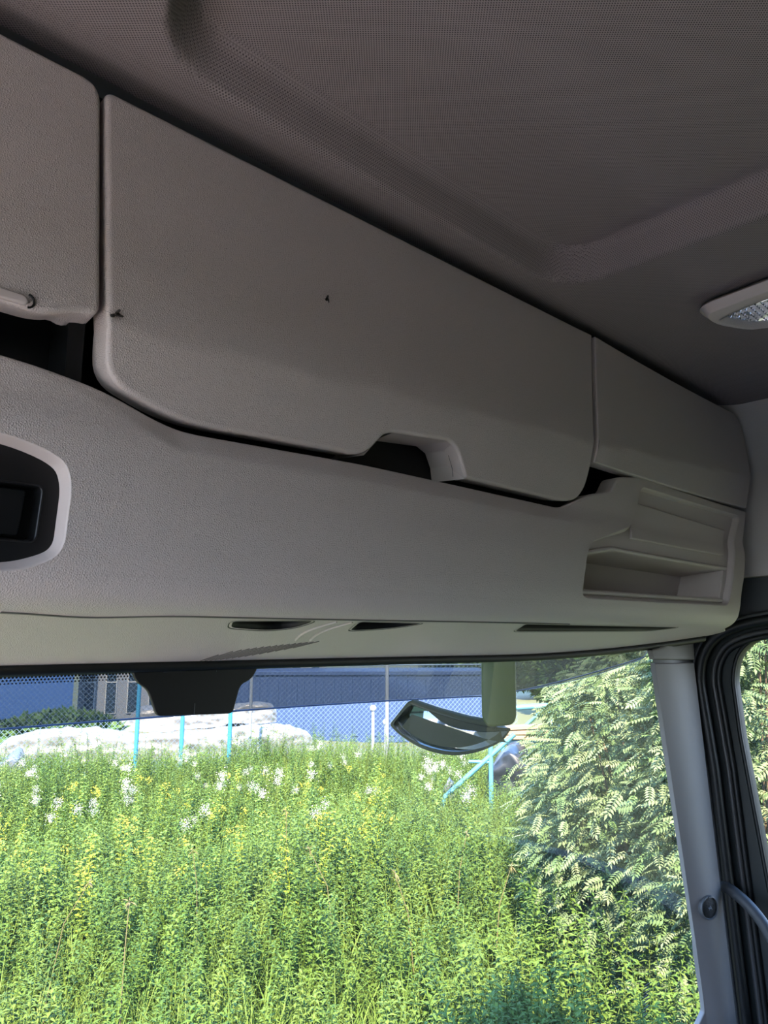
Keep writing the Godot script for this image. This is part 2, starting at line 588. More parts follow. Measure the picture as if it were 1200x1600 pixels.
# ------------------------------------------------------------------ overhead lockers
func build_cabinet() -> void:
	var cab := thing("overhead_cabinet", "long grey plastic overhead locker unit above the windscreen", "cabinet", Vector3.ZERO)
	var F := fas
	var D := door_map
	var Z := Vector3(0, 0, 1)
	# --- fascia with openings
	var outline := rounded([[-0.50, 0.226, 0.02], [0.167, 0.226, 0.06], [0.253, 0.216, 0.03], [0.323, 0.193, 0.03], [0.558, 0.201, 0.05], [0.969, 0.200, 0.02], [1.058, 0.233, 0.012], [1.119, 0.245, 0.012], [1.144, 0.274, 0.012], [1.222, 0.286, 0.02],
		[1.650, 0.272, 0.008], [1.600, 0.156, 0.06], [1.560, 0.080, 0.05], [1.575, 0.01, 0.05], [1.64, -0.08, 0.03], [1.66, -0.25], [-0.50, -0.25]], 0.02)
	var bezel := rounded([[-0.03, 0.159, 0.03], [0.169, 0.159, 0.04], [0.216, 0.147, 0.028], [0.226, 0.130, 0.02], [0.224, 0.068, 0.014], [0.205, 0.056, 0.014], [0.180, 0.050, 0.02], [-0.03, 0.050, 0.03]], 0.01)
	var recess := rounded([[1.226, 0.269, 0.012], [1.182, 0.195, 0.02], [1.031, 0.152, 0.012], [1.010, 0.126, 0.012], [0.997, 0.068, 0.010], [1.012, 0.062, 0.006], [1.510, 0.066, 0.014], [1.554, 0.166, 0.04], [1.619, 0.259, 0.018]], 0.02)
	var slots := [
		rounded([[0.424, -0.014, 0.008], [0.524, -0.004, 0.01], [0.523, -0.039, 0.02], [0.497, -0.054, 0.02], [0.440, -0.043, 0.012]], 0.01),
		rounded([[0.592, -0.004, 0.01], [0.700, -0.005, 0.006], [0.673, -0.035, 0.03], [0.617, -0.050, 0.01]], 0.01),
		rounded([[0.913, 0.004, 0.01], [1.386, 0.006, 0.01], [1.333, -0.028, 0.03], [0.945, -0.042, 0.012]], 0.015)]
	var holes := [bezel, recess]
	holes.append_array(slots)
	var st := new_st()
	sheet(st, inset(outline, 0.004), holes, F, Z, 0.014, 0.006)
	rim(st, outline, bevel_prof(0.004, 0.03), F, Z, 1.0)
	var fascia := commit("fascia", st, M.plastic, cab)
	tag(fascia, "curved lower fascia of the lockers with green-lit underside", "")
	# seam between face and underside
	st = new_st()
	var prev := []
	for i in 61:
		var x := 0.195 + i * (1.02 - 0.195) / 60.0
		var v := 0.004 + 0.006 * smoothstep(0.4, 0.9, x) - 0.012 * exp(-pow((x - 0.27) / 0.05, 2))
		var n := nrm(F, x, v, Z)
		var p0: Vector3 = fas(x, v + 0.0011) + n * 0.0012
		var p1: Vector3 = fas(x, v - 0.0011) + n * 0.0012
		var row := [p0, fas(x, v + 0.0011) - n * 0.002, p1, fas(x, v - 0.0011) - n * 0.002]
		if prev.size():
			flat(st, prev[0], row[0], row[2], n); flat(st, prev[0], row[2], prev[2], n)
			flat(st, prev[0], row[0], row[1], Vector3.BACK); flat(st, prev[0], row[1], prev[1], Vector3.BACK)
			flat(st, prev[2], row[2], row[3], Vector3.DOWN); flat(st, prev[2], row[3], prev[3], Vector3.DOWN)
		prev = row
	commit("panel_seam", st, M.rib, cab)
	# --- radio bay: chamfered rim, black bezel
	st = new_st()
	rim(st, bezel, [[0.0, 0.0], [0.0016, 0.0012], [0.0038, 0.014], [0.0042, 0.018]], F, Z, -1.0)
	var rr := commit("bezel_rim", st, M.plastic_smooth, cab)
	tag(rr, "pale chamfered rim around the black bezel", "")
	st = new_st()
	var bin := inset(bezel, 0.003)
	var slot_in := rounded([[0.0, 0.122, 0.008], [0.208, 0.122, 0.006], [0.206, 0.075, 0.006], [0.0, 0.075, 0.008]], 0.01)
	sheet(st, bin, [slot_in], F, Z, 0.012, 0.008, 0.015)
	var bez := commit("radio_bezel", st, M.black, cab)
	tag(bez, "black plastic radio bezel with rounded corner", "")
	st = new_st()
	rim(st, slot_in, [[-0.0015, 0.015], [-0.0005, 0.0138], [0.0005, 0.0138], [0.0012, 0.016], [0.0016, 0.03]], F, Z, -1.0)
	commit("bezel_frame", st, M.black_gloss, bez)
	st = new_st()
	sheet(st, inset(slot_in, 0.0012), [], F, Z, 0.012, 0.008, 0.028)
	commit("bezel_recess", st, M.black, bez)
	st = new_st()
	var ins := rounded([[0.003, 0.118, 0.003], [0.197, 0.118, 0.003], [0.194, 0.079, 0.003], [0.003, 0.079, 0.003]], 0.01)
	sheet(st, inset(ins, 0.0015), [], F, Z, 0.012, 0.008, 0.018)
	rim(st, ins, [[0.0015, 0.018], [0.0006, 0.0184], [0.0, 0.020], [0.0, 0.028]], F, Z, 1.0)
	commit("blank_insert", st, M.black_gloss, bez)
	# --- underside slots
	var names := ["grip_slot", "grip_slot", "storage_slot"]
	for i in 3:
		st = new_st()
		rim(st, slots[i], [[-0.004, -0.0005], [0.0, 0.001], [0.002, 0.006], [0.003, 0.05]], F, Z + Vector3.DOWN, -1.0)
		sheet(st, inset(slots[i], 0.002), [], F, Z + Vector3.DOWN, 0.02, 0.02, 0.048)
		commit(names[i], st, M.black, cab)
	# ribbed area and crossing groove on the underside
	for i in 15:
		st = new_st()
		var t := i / 14.0
		var a := Vector2(lerpf(0.520, 0.618, t), lerpf(-0.196, -0.112, sqrt(t)))
		var b := Vector2(lerpf(0.522, 0.612, t), lerpf(-0.232, -0.150, t * t))
		var pts := []
		for k in 5:
			var q := a.lerp(b + Vector2(-0.004, -0.004), k / 4.0)
			pts.append(fas(q.x, q.y) + nrm(F, q.x, q.y, Vector3.DOWN) * 0.0006)
		tube(st, pts, 0.0006, 0.0006, 5)
		commit("rib", st, M.rib, cab)
	st = new_st()
	for i in 2:
		var pts := []
		for k in 12:
			var t := k / 11.0
			var q := Vector2(lerpf(0.575, 0.556, t) + i * 0.024 - 0.012 * sin(t * PI), lerpf(-0.105, -0.004, t))
			pts.append(fas(q.x, q.y) + nrm(F, q.x, q.y, Vector3.DOWN) * 0.0004)
		tube(st, pts, 0.0022, 0.0015, 6)
	commit("ridge", st, M.plastic_smooth, cab)
	# --- recess with label panel and open pocket at the right end
	var pocket := rounded([[1.016, 0.130, 0.006], [1.108, 0.146, 0.02], [1.520, 0.140, 0.004], [1.498, 0.078, 0.006], [1.008, 0.074, 0.006]], 0.02)
	st = new_st()
	rim(st, recess, [[-0.003, 0.0], [0.0, 0.0012], [0.0025, 0.005], [0.004, 0.014]], F, Z, -1.0)
	sheet(st, inset(recess, 0.003), [pocket], F, Z, 0.018, 0.01, 0.013)
	var rec := commit("pocket_surround", st, M.plastic_smooth, cab)
	tag(rec, "recessed surround of the right-hand pocket", "")
	st = new_st()
	rim(st, pocket, [[-0.002, 0.0125], [0.0, 0.0128], [0.002, 0.016], [0.003, 0.10]], F, Z, -1.0)
	sheet(st, inset(pocket, 0.002), [], F, Z, 0.02, 0.02, 0.10)
	commit("open_pocket", st, M.plastic_smooth, rec)
	st = new_st()
	var lab := rounded([[1.218, 0.240, 0.006], [1.563, 0.224, 0.006], [1.526, 0.169, 0.004], [1.176, 0.173, 0.004]], 0.02)
	sheet(st, inset(lab, 0.002), [], F, Z, 0.02, 0.02, 0.0125 - 0.004)
	rim(st, lab, bevel_prof(0.002, 0.006).map(func(p): return [p[0], p[1] + 0.0125 - 0.004]), F, Z, 1.0)
	commit("cover_plate", st, M.plastic_smooth, rec)
	# hood lip over the pocket and sill below it
	for e in [[[1.012, 0.1325], [1.108, 0.1485], [1.530, 0.1425]], [[1.004, 0.071], [1.25, 0.0735], [1.505, 0.0755]]]:
		var pts := []
		for k in 25:
			var t := k / 12.0
			var s0: int = mini(int(t), 1)
			var q := Vector2(e[s0][0], e[s0][1]).lerp(Vector2(e[s0 + 1][0], e[s0 + 1][1]), t - s0)
			pts.append(fas(q.x, q.y) - nrm(F, q.x, q.y, Z) * 0.0125)
		st = new_st()
		tube(st, pts, 0.004, 0.004, 8)
		commit("pocket_lip", st, M.plastic_smooth, rec)
	# --- dark body of the unit behind the doors and in the gaps
	st = new_st()
	sheet(st, poly([[-0.52, 0.16], [1.64, 0.16], [1.66, 0.53], [-0.52, 0.53]]), [], func(x, y): return Vector3(x, y, -0.665 + cv(x)), Z, 0.05, 0.05)
	box(st, Vector3(-0.52, 0.05, -0.80), Vector3(1.6, 0.53, -0.70))
	var body := commit("body", st, M.black, cab)
	tag(body, "black locker interior seen through the gaps", "")
	st = new_st()
	box(st, Vector3(0.222, 0.20, -0.664), Vector3(0.236, 0.29, -0.622))
	commit("divider", st, M.black_gloss, cab)
	# --- doors
	var left := rounded([[-0.50, 0.502, 0.01], [0.226, 0.509, 0.012], [0.2345, 0.498, 0.008], [0.240, 0.275, 0.012], [0.222, 0.2735, 0.014], [0.197, 0.2605, 0.016], [-0.50, 0.262, 0.02]], 0.02)
	st = new_st()
	panel(st, left, [], D, Z, 0.005, 0.03, 0.02, 0.01)
	var d1 := commit("locker_door", st, M.plastic, cab)
	tag(d1, "left locker door with latch button at its lower edge", "")
	st = new_st()
	var latch := rounded([[0.02, 0.2735, 0.003], [0.178, 0.2715, 0.004], [0.181, 0.266, 0.003], [0.178, 0.2625, 0.002], [0.02, 0.2625, 0.002]], 0.01)
	panel(st, latch, [], func(x, y): return door_map(x, y) + Vector3(0, 0, 0.0035), Z, 0.002, 0.01, 0.02, 0.01)
	commit("latch_button", st, M.plastic_smooth, d1)
	st = new_st()
	var lg := []
	for k in 9:
		var a := PI / 2 - PI * k / 8.0
		lg.append(door_map(0.1805 + 0.0045 * cos(a), 0.2675) + Vector3(0, 0.0055 * sin(a), 0.0008))
	tube(st, lg, 0.0009, 0.0009, 6)
	commit("latch_gap", st, M.black, d1)
	var mid := rounded([[0.2385, 0.506, 0.010], [1.1045, 0.523, 0.006], [1.061, 0.362, 0.2], [1.043, 0.250, 0.05], [1.018, 0.218, 0.02], [0.977, 0.209, 0.03], [0.741, 0.2095, 0.004], [0.714, 0.253, 0.022], [0.590, 0.242, 0.010], [0.557, 0.2075, 0.02], [0.322, 0.199, 0.04], [0.250, 0.222, 0.022], [0.2455, 0.275, 0.06]], 0.018)
	st = new_st()
	panel(st, mid, [], D, Z, 0.005, 0.03, 0.02, 0.01)
	var d2 := commit("locker_door", st, M.plastic, cab)
	tag(d2, "large middle locker door with a cut-out grip", "")
	st = new_st()      # grip recess walls: deeper than the door edge
	var g2 := [[0.741, 0.2095], [0.735, 0.228], [0.722, 0.246], [0.704, 0.2522], [0.66, 0.2484], [0.60, 0.243], [0.582, 0.234], [0.560, 0.210]]
	for i in g2.size() - 1:
		var a: Vector3 = door_map(g2[i][0], g2[i][1]) - Vector3(0, 0, 0.004)
		var b: Vector3 = door_map(g2[i + 1][0], g2[i + 1][1]) - Vector3(0, 0, 0.004)
		var ia := a + Vector3(-0.008, 0.002, -0.05)
		var ib := b + Vector3(-0.008, 0.002, -0.05)
		var ref := Vector3(0.66, 0.15, -0.6) - (a + b) / 2
		flat(st, a, b, ib, ref); flat(st, a, ib, ia, ref)
	commit("grip_recess", st, M.plastic_smooth, d2)
	st = new_st()
	tube(st, [door_map(0.725, 0.238) + Vector3(-0.010, 0, -0.012), door_map(0.733, 0.222) + Vector3(-0.008, 0, -0.012), door_map(0.735, 0.212) + Vector3(-0.007, 0, -0.012)], 0.0004, 0.0004, 5)
	commit("grip_seam", st, M.black, d2)
	var right := rounded([[1.1125, 0.523, 0.004], [1.655, 0.492, 0.02], [1.672, 0.462, 0.03], [1.645, 0.277, 0.006], [1.056, 0.283, 0.004]], 0.02)
	st = new_st()
	panel(st, right, [], D, Z, 0.003, 0.03, 0.02, 0.01)
	var d3 := commit("locker_door", st, M.plastic, cab)
	tag(d3, "right locker door in shade beside the side wall", "")

# ------------------------------------------------------------------ windscreen, visor, sensor cover
func build_windscreen() -> void:
	var w := struct_root("window_1", "wide windscreen of the cab looking onto the meadow", "window")
	var st := new_st()
	var xe := func(y: float) -> float: return 1.51 + 0.147 * (-0.03 - y)
	var rows := 16
	var cols := 60
	for i in cols:
		for j in rows:
			var q := []
			for c in [[0, 0], [1, 0], [1, 1], [0, 1]]:
				var t := float(j + c[1]) / rows
				var s := float(i + c[0]) / cols * 2 - 1
				var y0 := lerpf(-0.01, -1.0, t)
				var xx: float = 0.57 + s * (xe.call(y0) + 0.01 - 0.57)
				var yy: float = lerpf(-0.035 + er(xx), -1.0, t)
				q.append([glass_map(xx, yy), nrm(glass_map, xx, yy, Vector3.BACK)])
			tri(st, q[0][0], q[1][0], q[2][0], q[0][1], q[1][1], q[2][1])
			tri(st, q[0][0], q[2][0], q[3][0], q[0][1], q[2][1], q[3][1])
	commit("pane", st, M.glass, w)
	# rubber seal along the top
	st = new_st()
	var pts := []
	for i in 60:
		var x := -0.48 + i * (1.64 + 0.48) / 59.0
		pts.append(fas(x, -0.248) + Vector3(0, -0.004, 0.002))
	tube(st, pts, 0.0075, 0.0075, 10)
	commit("top_seal", st, M.rubber, w)
	# black printed border with dots at the top left
	st = new_st()
	for i in 70:
		for j in 3:
			var x := 0.20 + i * 0.0042 + (0.0021 if j % 2 else 0.0)
			var y := -0.0415 - j * 0.0034
			var r := 0.0016 - j * 0.0003
			var c := glass_map(x, y) + Vector3(0, 0, 0.001)
			for k in 6:
				var a0 := TAU * k / 6
				var a1 := TAU * (k + 1) / 6
				flat(st, c, c + Vector3(cos(a0), sin(a0), 0) * r, c + Vector3(cos(a1), sin(a1), 0) * r, Vector3.BACK)
	var dots := commit("dot_border", st, M.frit, w)
	dots.set_meta("kind", "stuff")
	# small printed test mark at the lower right of the glass
	st = new_st()
	for i in 9:
		var wdt: float = [0.030, 0.022, 0.026, 0.020, 0.024, 0.018, 0.022, 0.012, 0.016][i]
		var y := -0.668 - i * 0.0068
		var c := glass_map(1.462 + wdt / 2, y) + Vector3(0, 0, 0.002)
		box(st, c - Vector3(wdt / 2, 0.0009, 0.0003), c + Vector3(wdt / 2, 0.0009, 0.0003))
	commit("printed_mark", st, M.frit, w)
	# sensor cover behind the top of the glass
	var sc := thing("sensor_cover", "black tapered sensor cover at the top of the windscreen", "cover")
	st = new_st()
	var so := rounded([[0.424, -0.028, 0.004], [0.622, -0.026, 0.004], [0.608, -0.054, 0.012], [0.588, -0.062, 0.008], [0.578, -0.100, 0.006], [0.466, -0.096, 0.006], [0.451, -0.062, 0.008], [0.434, -0.052, 0.012]], 0.012)
	panel(st, so, [], func(x, y): return glass_map(x, y) + Vector3(0, 0, 0.006), Vector3.BACK, 0.002, 0.005, 0.02, 0.02)
	commit("cover_shell", st, M.frit, sc)
	st = new_st()
	for l in [[0.518, -0.083, 0.518, -0.097], [0.548, -0.036, 0.548, -0.043], [0.470, -0.041, 0.566, -0.039]]:
		tube(st, [glass_map(l[0], l[1]) + Vector3(0, 0, 0.0063), glass_map(l[2], l[3]) + Vector3(0, 0, 0.0063)], 0.0005, 0.0005, 5)
	commit("mould_line", st, M.ring, sc)
	# tinted outside visor
	var vs := thing("sun_visor", "smoked blue translucent sun visor outside above the windscreen", "visor")
	st = new_st()
	var vm := func(x: float, y: float) -> Vector3: return Vector3(x, y, -0.640 - 0.26 * kx(x) - 0.17 - 0.25 * (0.05 - y))
	var vo := rounded([[-0.52, 0.10], [-0.52, -0.10, 0.03], [-0.30, -0.12, 0.1], [0.40, -0.12], [0.763, -0.1195, 0.1], [1.048, -0.121, 0.1], [1.368, -0.118, 0.12], [1.562, -0.089, 0.1], [1.689, -0.049, 0.02], [1.715, -0.034, 0.015], [1.73, 0.10]], 0.03)
	panel(st, vo, [], vm, Vector3.BACK, 0.001, 0.004, 0.04, 0.03)
	commit("visor_panel", st, M.visor, vs)
	st = new_st()
	var ep := []
	for i in 60:
		var x := -0.50 + i * (1.70 + 0.50) / 59.0
		var y := -0.12
		if x > 1.3: y = lerpf(-0.119, -0.041, pow((x - 1.3) / 0.4, 1.5))
		ep.append(vm.call(x, y))
	tube(st, ep, 0.0016, 0.0016, 6)
	commit("visor_edge", st, M.visor_edge, vs)
	for x in [-0.35, 0.20, 0.95, 1.5]:
		st = new_st()
		tube(st, [vm.call(x, 0.09), Vector3(x, 0.10, -0.865)], 0.012, 0.012, 8)
		commit("bracket", st, M.black, vs)

# ------------------------------------------------------------------ right-hand pillar, side wall and door
func pillar_map(a: float, y: float) -> Vector3:
	var x0 := 1.497 + 0.147 * (-0.03 - y)
	var i := Vector3(x0, y, glass_z(x0, y) + 0.014)
	var o := Vector3(1.662, y, -0.728 + 0.05 * (-0.05 - y))
	return i.lerp(o, a) + Vector3(-0.6, 0, 0.8) * 0.014 * sin(PI * clampf(a, 0, 1))

func build_right_side() -> void:
	var ref := Vector3(-0.8, 0, 0.6)
	var pl := struct_root("trim_1", "grey plastic windscreen pillar trim between windscreen and door", "pillar")
	var st := new_st()
	panel(st, rounded([[0.0, -0.048], [1.0, -0.050], [1.0, -0.90], [-1.2, -0.90], [-1.2, -0.80, 0.02], [-0.6, -0.785, 0.1], [-0.02, -0.735, 0.05], [0.0, -0.60]], 0.04), [], pillar_map, ref, 0.003, 0.012, 0.08, 0.03)
	commit("pillar_cover", st, M.pillar, pl)
	st = new_st()
	panel(st, rounded([[-0.02, -0.022], [1.05, 0.014], [1.03, -0.044], [0.0, -0.041]], 0.04), [], pillar_map, ref, 0.003, 0.012, 0.08, 0.02)
	commit("pillar_cap", st, M.pillar, pl)
	st = new_st()
	sheet(st, poly([[0.02, -0.02], [1.0, 0.005], [1.0, -0.07], [0.02, -0.07]]), [], pillar_map, ref, 0.08, 0.02, 0.007)
	commit("pillar_joint", st, M.rubber, pl)
	st = new_st()      # dark channel between pillar and door
	box(st, Vector3(1.655, -1.0, -0.752), Vector3(1.70, 0.06, -0.737))
	commit("door_channel", st, M.rubber, pl)
	# side wall
	var wl := struct_root("wall_right", "right side wall of the cab with fabric upper trim and dark lower trim", "wall")
	var wm := func(z: float, y: float) -> Vector3: return Vector3(1.69 - 0.02 * smoothstep(0.3, 0.55, y), y, z)
	var L := Vector3.LEFT
	st = new_st()
	panel(st, rounded([[-0.66, 0.133], [1.0, 0.16], [1.0, 0.54], [-0.66, 0.54]], 0.05), [], wm, L, 0.003, 0.02, 0.04, 0.03)
	commit("upper_trim", st, M.plastic, wl)
	var ap := rounded([[-0.732, -0.086, 0.02], [-0.722, -0.035, 0.03], [-0.690, 0.010, 0.04], [-0.628, 0.036, 0.04], [-0.50, 0.055, 0.08], [0.40, 0.075, 0.08], [0.46, -0.1, 0.05], [0.46, -1.30, 0.05], [-0.66, -1.30, 0.05], [-0.686, -0.774], [-0.713, -0.276]], 0.03)
	st = new_st()
	sheet(st, poly([[-0.75, -1.42], [1.0, -1.42], [1.0, 0.155], [-0.75, 0.130]]), [ap], wm, L, 0.05, 0.04)
	rim(st, ap, [[-0.004, 0.0], [0.0, 0.002], [0.0, 0.05]], wm, L, -1.0)
	commit("lower_trim", st, M.dark_trim, wl)
	st = new_st()
	box(st, Vector3(1.76, 0.02, -0.74), Vector3(1.82, 0.60, 1.08))
	box(st, Vector3(1.76, -1.5, -0.74), Vector3(1.82, -0.76, 1.08))
	box(st, Vector3(1.76, -0.76, 0.32), Vector3(1.82, 0.02, 1.08))
	box(st, Vector3(1.72, -1.5, -0.765), Vector3(1.80, 0.5, -0.72))
	commit("outer_skin", st, M.body, wl)
	var dr := struct_root("door_1", "dark door frame with rubber seals around the right side window", "door")
	var gl := rounded([[-0.664, -0.083, 0.02], [-0.650, -0.030, 0.03], [-0.611, 0.003, 0.04], [-0.55, 0.013, 0.04], [0.22, 0.02, 0.06], [0.30, -0.05, 0.05], [0.30, -0.72, 0.05], [-0.595, -0.74, 0.03], [-0.624, -0.504], [-0.657, -0.204]], 0.025)
	var fm := func(z: float, y: float) -> Vector3: return Vector3(1.715, y, z)
	st = new_st()
	sheet(st, inset(ap, 0.0), [gl], fm, L, 0.04, 0.04)
	rim(st, gl, [[-0.012, 0.0], [-0.006, 0.001], [0.0, 0.008], [0.002, 0.022]], fm, L, -1.0)
	commit("door_panel", st, M.door_frame, dr)
	var paths := [[ap, 0.013, 1.690, "aperture_seal", M.rubber, 0.0], [ap, 0.0045, 1.682, "seal_lip", M.seal_line, -0.012], [ap, 0.006, 1.708, "frame_bead", M.seal_line, 0.024], [ap, 0.007, 1.712, "frame_bead", M.rubber, 0.034], [gl, 0.005, 1.716, "glass_seal", M.rubber, -0.004]]
	for p in paths:
		st = new_st()
		var q := inset(p[0], p[5])
		var pts := []
		for v in q: pts.append(Vector3(p[2], v.y, v.x))
		pts.append(pts[0])
		tube(st, pts, p[1], p[1], 8, false)
		commit(p[3], st, p[4], dr)
	var w2 := struct_root("window_2", "right door window pane with leaves behind it", "window")
	st = new_st()
	sheet(st, inset(gl, -0.01), [], func(z, y): return Vector3(1.736, y, z), L, 0.1, 0.1)
	commit("pane", st, M.glass, w2)
	# grab handle on the door frame
	var gh := thing("grab_handle", "dark curved plastic grab handle beside the tweeter at lower right", "handle", Vector3(1.69, -0.53, -0.70))
	st = new_st()
	var hp := []
	for v in [Vector3(-0.002, 0.014, -0.018), Vector3(-0.014, 0.016, 0.004), Vector3(-0.028, 0.010, 0.030), Vector3(-0.034, -0.006, 0.056), Vector3(-0.036, -0.035, 0.082), Vector3(-0.036, -0.075, 0.10), Vector3(-0.034, -0.16, 0.115), Vector3(-0.03, -0.26, 0.12), Vector3(-0.016, -0.31, 0.12), Vector3(0.004, -0.33, 0.12)]: hp.append(v)
	var cur := Curve3D.new()
	for i in hp.size():
		var tg: Vector3 = (hp[mini(i + 1, hp.size() - 1)] - hp[maxi(i - 1, 0)]) / 6
		cur.add_point(hp[i], -tg, tg)
	var hpts := []
	for i in 40: hpts.append(cur.samplef(i / 39.0 * (hp.size() - 1)))
	tube(st, hpts, 0.0115, 0.0115, 12)
	commit("grip_bar", st, M.dark_trim, gh)
	for q in [Vector3(0.0, 0.012, -0.02), Vector3(0.006, -0.33, 0.12)]:
		st = new_st()
		cbox(st, q - Vector3(0.010, 0.022, 0.018), q + Vector3(0.014, 0.022, 0.018), 0.005)
		commit("mount", st, M.rubber, gh)
	# dashboard below the view
	var db := thing("dashboard", "grey dashboard below the windscreen", "dashboard")
	st = new_st()
	cbox(st, Vector3(-0.56, -1.25, -0.93), Vector3(1.655, -0.95, -0.42), 0.03)
	commit("dash_body", st, M.dash, db)

# ------------------------------------------------------------------ lamp, tweeter, flies
func build_small_things() -> void:
	var lp := thing("ceiling_lamp", "reading lamp with chrome reflector set in the headliner", "lamp", Vector3.ZERO)
	var cm := func(x: float, z: float) -> Vector3: return Vector3(x, 0.527, z)
	var st := new_st()
	var lo := rounded([[1.125, -0.452, 0.03], [1.19, -0.455, 0.03], [1.268, -0.415, 0.03], [1.288, -0.12, 0.06], [1.12, -0.10, 0.05], [1.105, -0.30, 0.06]], 0.012)
	rim(st, lo, [[0.0, -0.006], [0.002, -0.001], [0.007, 0.0075 - 0.02], [0.010, 0.005 - 0.022], [0.012, -0.018]], cm, Vector3.DOWN, 1.0)
	var lens := rounded([[1.170, -0.438, 0.02], [1.252, -0.404, 0.03], [1.266, -0.30, 0.04], [1.262, -0.20, 0.04], [1.16, -0.195, 0.04], [1.142, -0.34, 0.05]], 0.008)
	sheet(st, inset(lo, 0.012), [lens], cm, Vector3.DOWN, 0.015, 0.015, -0.018)
	rim(st, lens, [[-0.004, -0.019], [0.0, -0.018], [0.002, -0.008]], cm, Vector3.DOWN, -1.0)
	commit("housing", st, M.plastic_smooth, lp)
	st = new_st()      # faceted chrome reflector
	var li := inset(lens, 0.001)
	var hi := Vector2(1.28, -0.21)
	var l0 := Vector2(1.135, -0.442)
	var s := 0.009
	for i in int((hi.x - l0.x) / s) + 1:
		for j in int((hi.y - l0.y) / s) + 1:
			var cell := PackedVector2Array([l0 + Vector2(i, j) * s, l0 + Vector2(i + 1, j) * s, l0 + Vector2(i + 1, j + 1) * s, l0 + Vector2(i, j + 1) * s])
			for q in Geometry2D.intersect_polygons(cell, li):
				var c := Vector2.ZERO
				for p in q: c += p / q.size()
				var tip := Vector3(c.x, 0.518 + 0.006 * sin((c.x - l0.x) / 0.13 * PI) + rng.randf_range(0.002, 0.005), c.y)
				for k in q.size():
					var a: Vector2 = q[k]
					var b: Vector2 = q[(k + 1) % q.size()]
					flat(st, tip, Vector3(a.x, 0.518, a.y), Vector3(b.x, 0.518, b.y), Vector3.DOWN)
	commit("reflector", st, M.chrome, lp)
	st = new_st()
	sheet(st, lens, [], func(x, z): return Vector3(x, 0.510 - 0.007 * sin(clampf((x - 1.14) / 0.13, 0, 1) * PI), z), Vector3.DOWN, 0.012, 0.012)
	commit("lens_cover", st, M.lens, lp)
	# tweeter on the pillar
	var c := pillar_map(0.44, -0.538)
	var n := nrm(pillar_map, 0.44, -0.538, Vector3(-0.8, 0, 0.6))
	var tw := thing("tweeter_speaker", "small round grey tweeter with mesh grille on the windscreen pillar", "speaker", c)
	var up := (Vector3.UP - n * n.y).normalized()
	var bs := Basis(up.cross(n).normalized() * -1, n, up)
	bs.x = bs.y.cross(bs.z)
	var t := Transform3D(bs, Vector3.ZERO)
	st = new_st()
	lathe(st, [Vector2(0.0235, -0.004), Vector2(0.0235, 0.003), Vector2(0.0226, 0.0050), Vector2(0.0208, 0.0055), Vector2(0.0200, 0.004), Vector2(0.0197, 0.001)], t, 40)
	commit("ring", st, M.ring, tw)
	st = new_st()
	lathe(st, [Vector2(0.0198, 0.0012), Vector2(0.012, 0.0026), Vector2(0.006, 0.0034), Vector2(0.0001, 0.0036)], t, 32)
	commit("cone", st, M.black, tw)
	st = new_st()
	for k in range(-7, 8):
		var w := sqrt(maxf(0.0, 0.0197 * 0.0197 - pow(k * 0.0026, 2)))
		for ax in 2:
			var pts := []
			for j in 7:
				var e := lerpf(-w, w, j / 6.0)
				var q := Vector2(k * 0.0026, e) if ax == 0 else Vector2(e, k * 0.0026)
				pts.append(t * Vector3(q.x, 0.0020 + 0.0030 * (1 - q.length_squared() / 0.000388), q.y))
			tube(st, pts, 0.0004, 0.0004, 4, false)
	var gr := commit("grille", st, M.black_gloss, tw)
	gr.set_meta("kind", "stuff")
	st = new_st()
	for l in [[-0.004, -0.003, 0.0, 0.004], [0.0, 0.004, 0.004, -0.003], [-0.002, -0.001, 0.006, 0.001]]:
		tube(st, [t * Vector3(l[0], 0.0056, l[1]), t * Vector3(l[2], 0.0056, l[3])], 0.0008, 0.0008, 6)
	commit("emblem", st, M.galv, tw)
	st = new_st()
	cbox(st, Vector3(-0.0045, 0.003, 0.0178), Vector3(0.0045, 0.0072, 0.0228), 0.001, t)
	commit("tab", st, M.dark_trim, tw)
	# two flies on the middle door
	var lab := ["small dark fly on the left edge of the middle locker door", "small dark fly near the centre of the middle locker door"]
	var spots := [Vector2(0.2515, 0.278), Vector2(0.496, 0.379)]
	for i in 2:
		var p := door_map(spots[i].x, spots[i].y)
		var fn := nrm(door_map, spots[i].x, spots[i].y, Vector3.BACK)
		var f := thing("fly", lab[i], "insect", p, "flies on the middle locker door")
		var ang: float = [0.5, -1.9][i]
		var fwd := (Vector3(-cos(ang), -sin(ang) , 0)).slide(fn).normalized()
		var b := Basis(fwd, fn, fwd.cross(fn))
		var sc: float = [1.35, 1.15][i]
		st = new_st()
		ellipsoid(st, b * Vector3(-0.0012, 0.0016, 0) * sc, Vector3(0.0024, 0.0012, 0.0013) * sc, b)
		ellipsoid(st, b * Vector3(0.0012, 0.0011, 0) * sc, Vector3(0.0014, 0.0012, 0.0012) * sc, b)
		ellipsoid(st, b * Vector3(0.0030, 0.0017, 0) * sc, Vector3(0.0008, 0.0009, 0.0011) * sc, b)
		commit("body", st, M.fly, f)
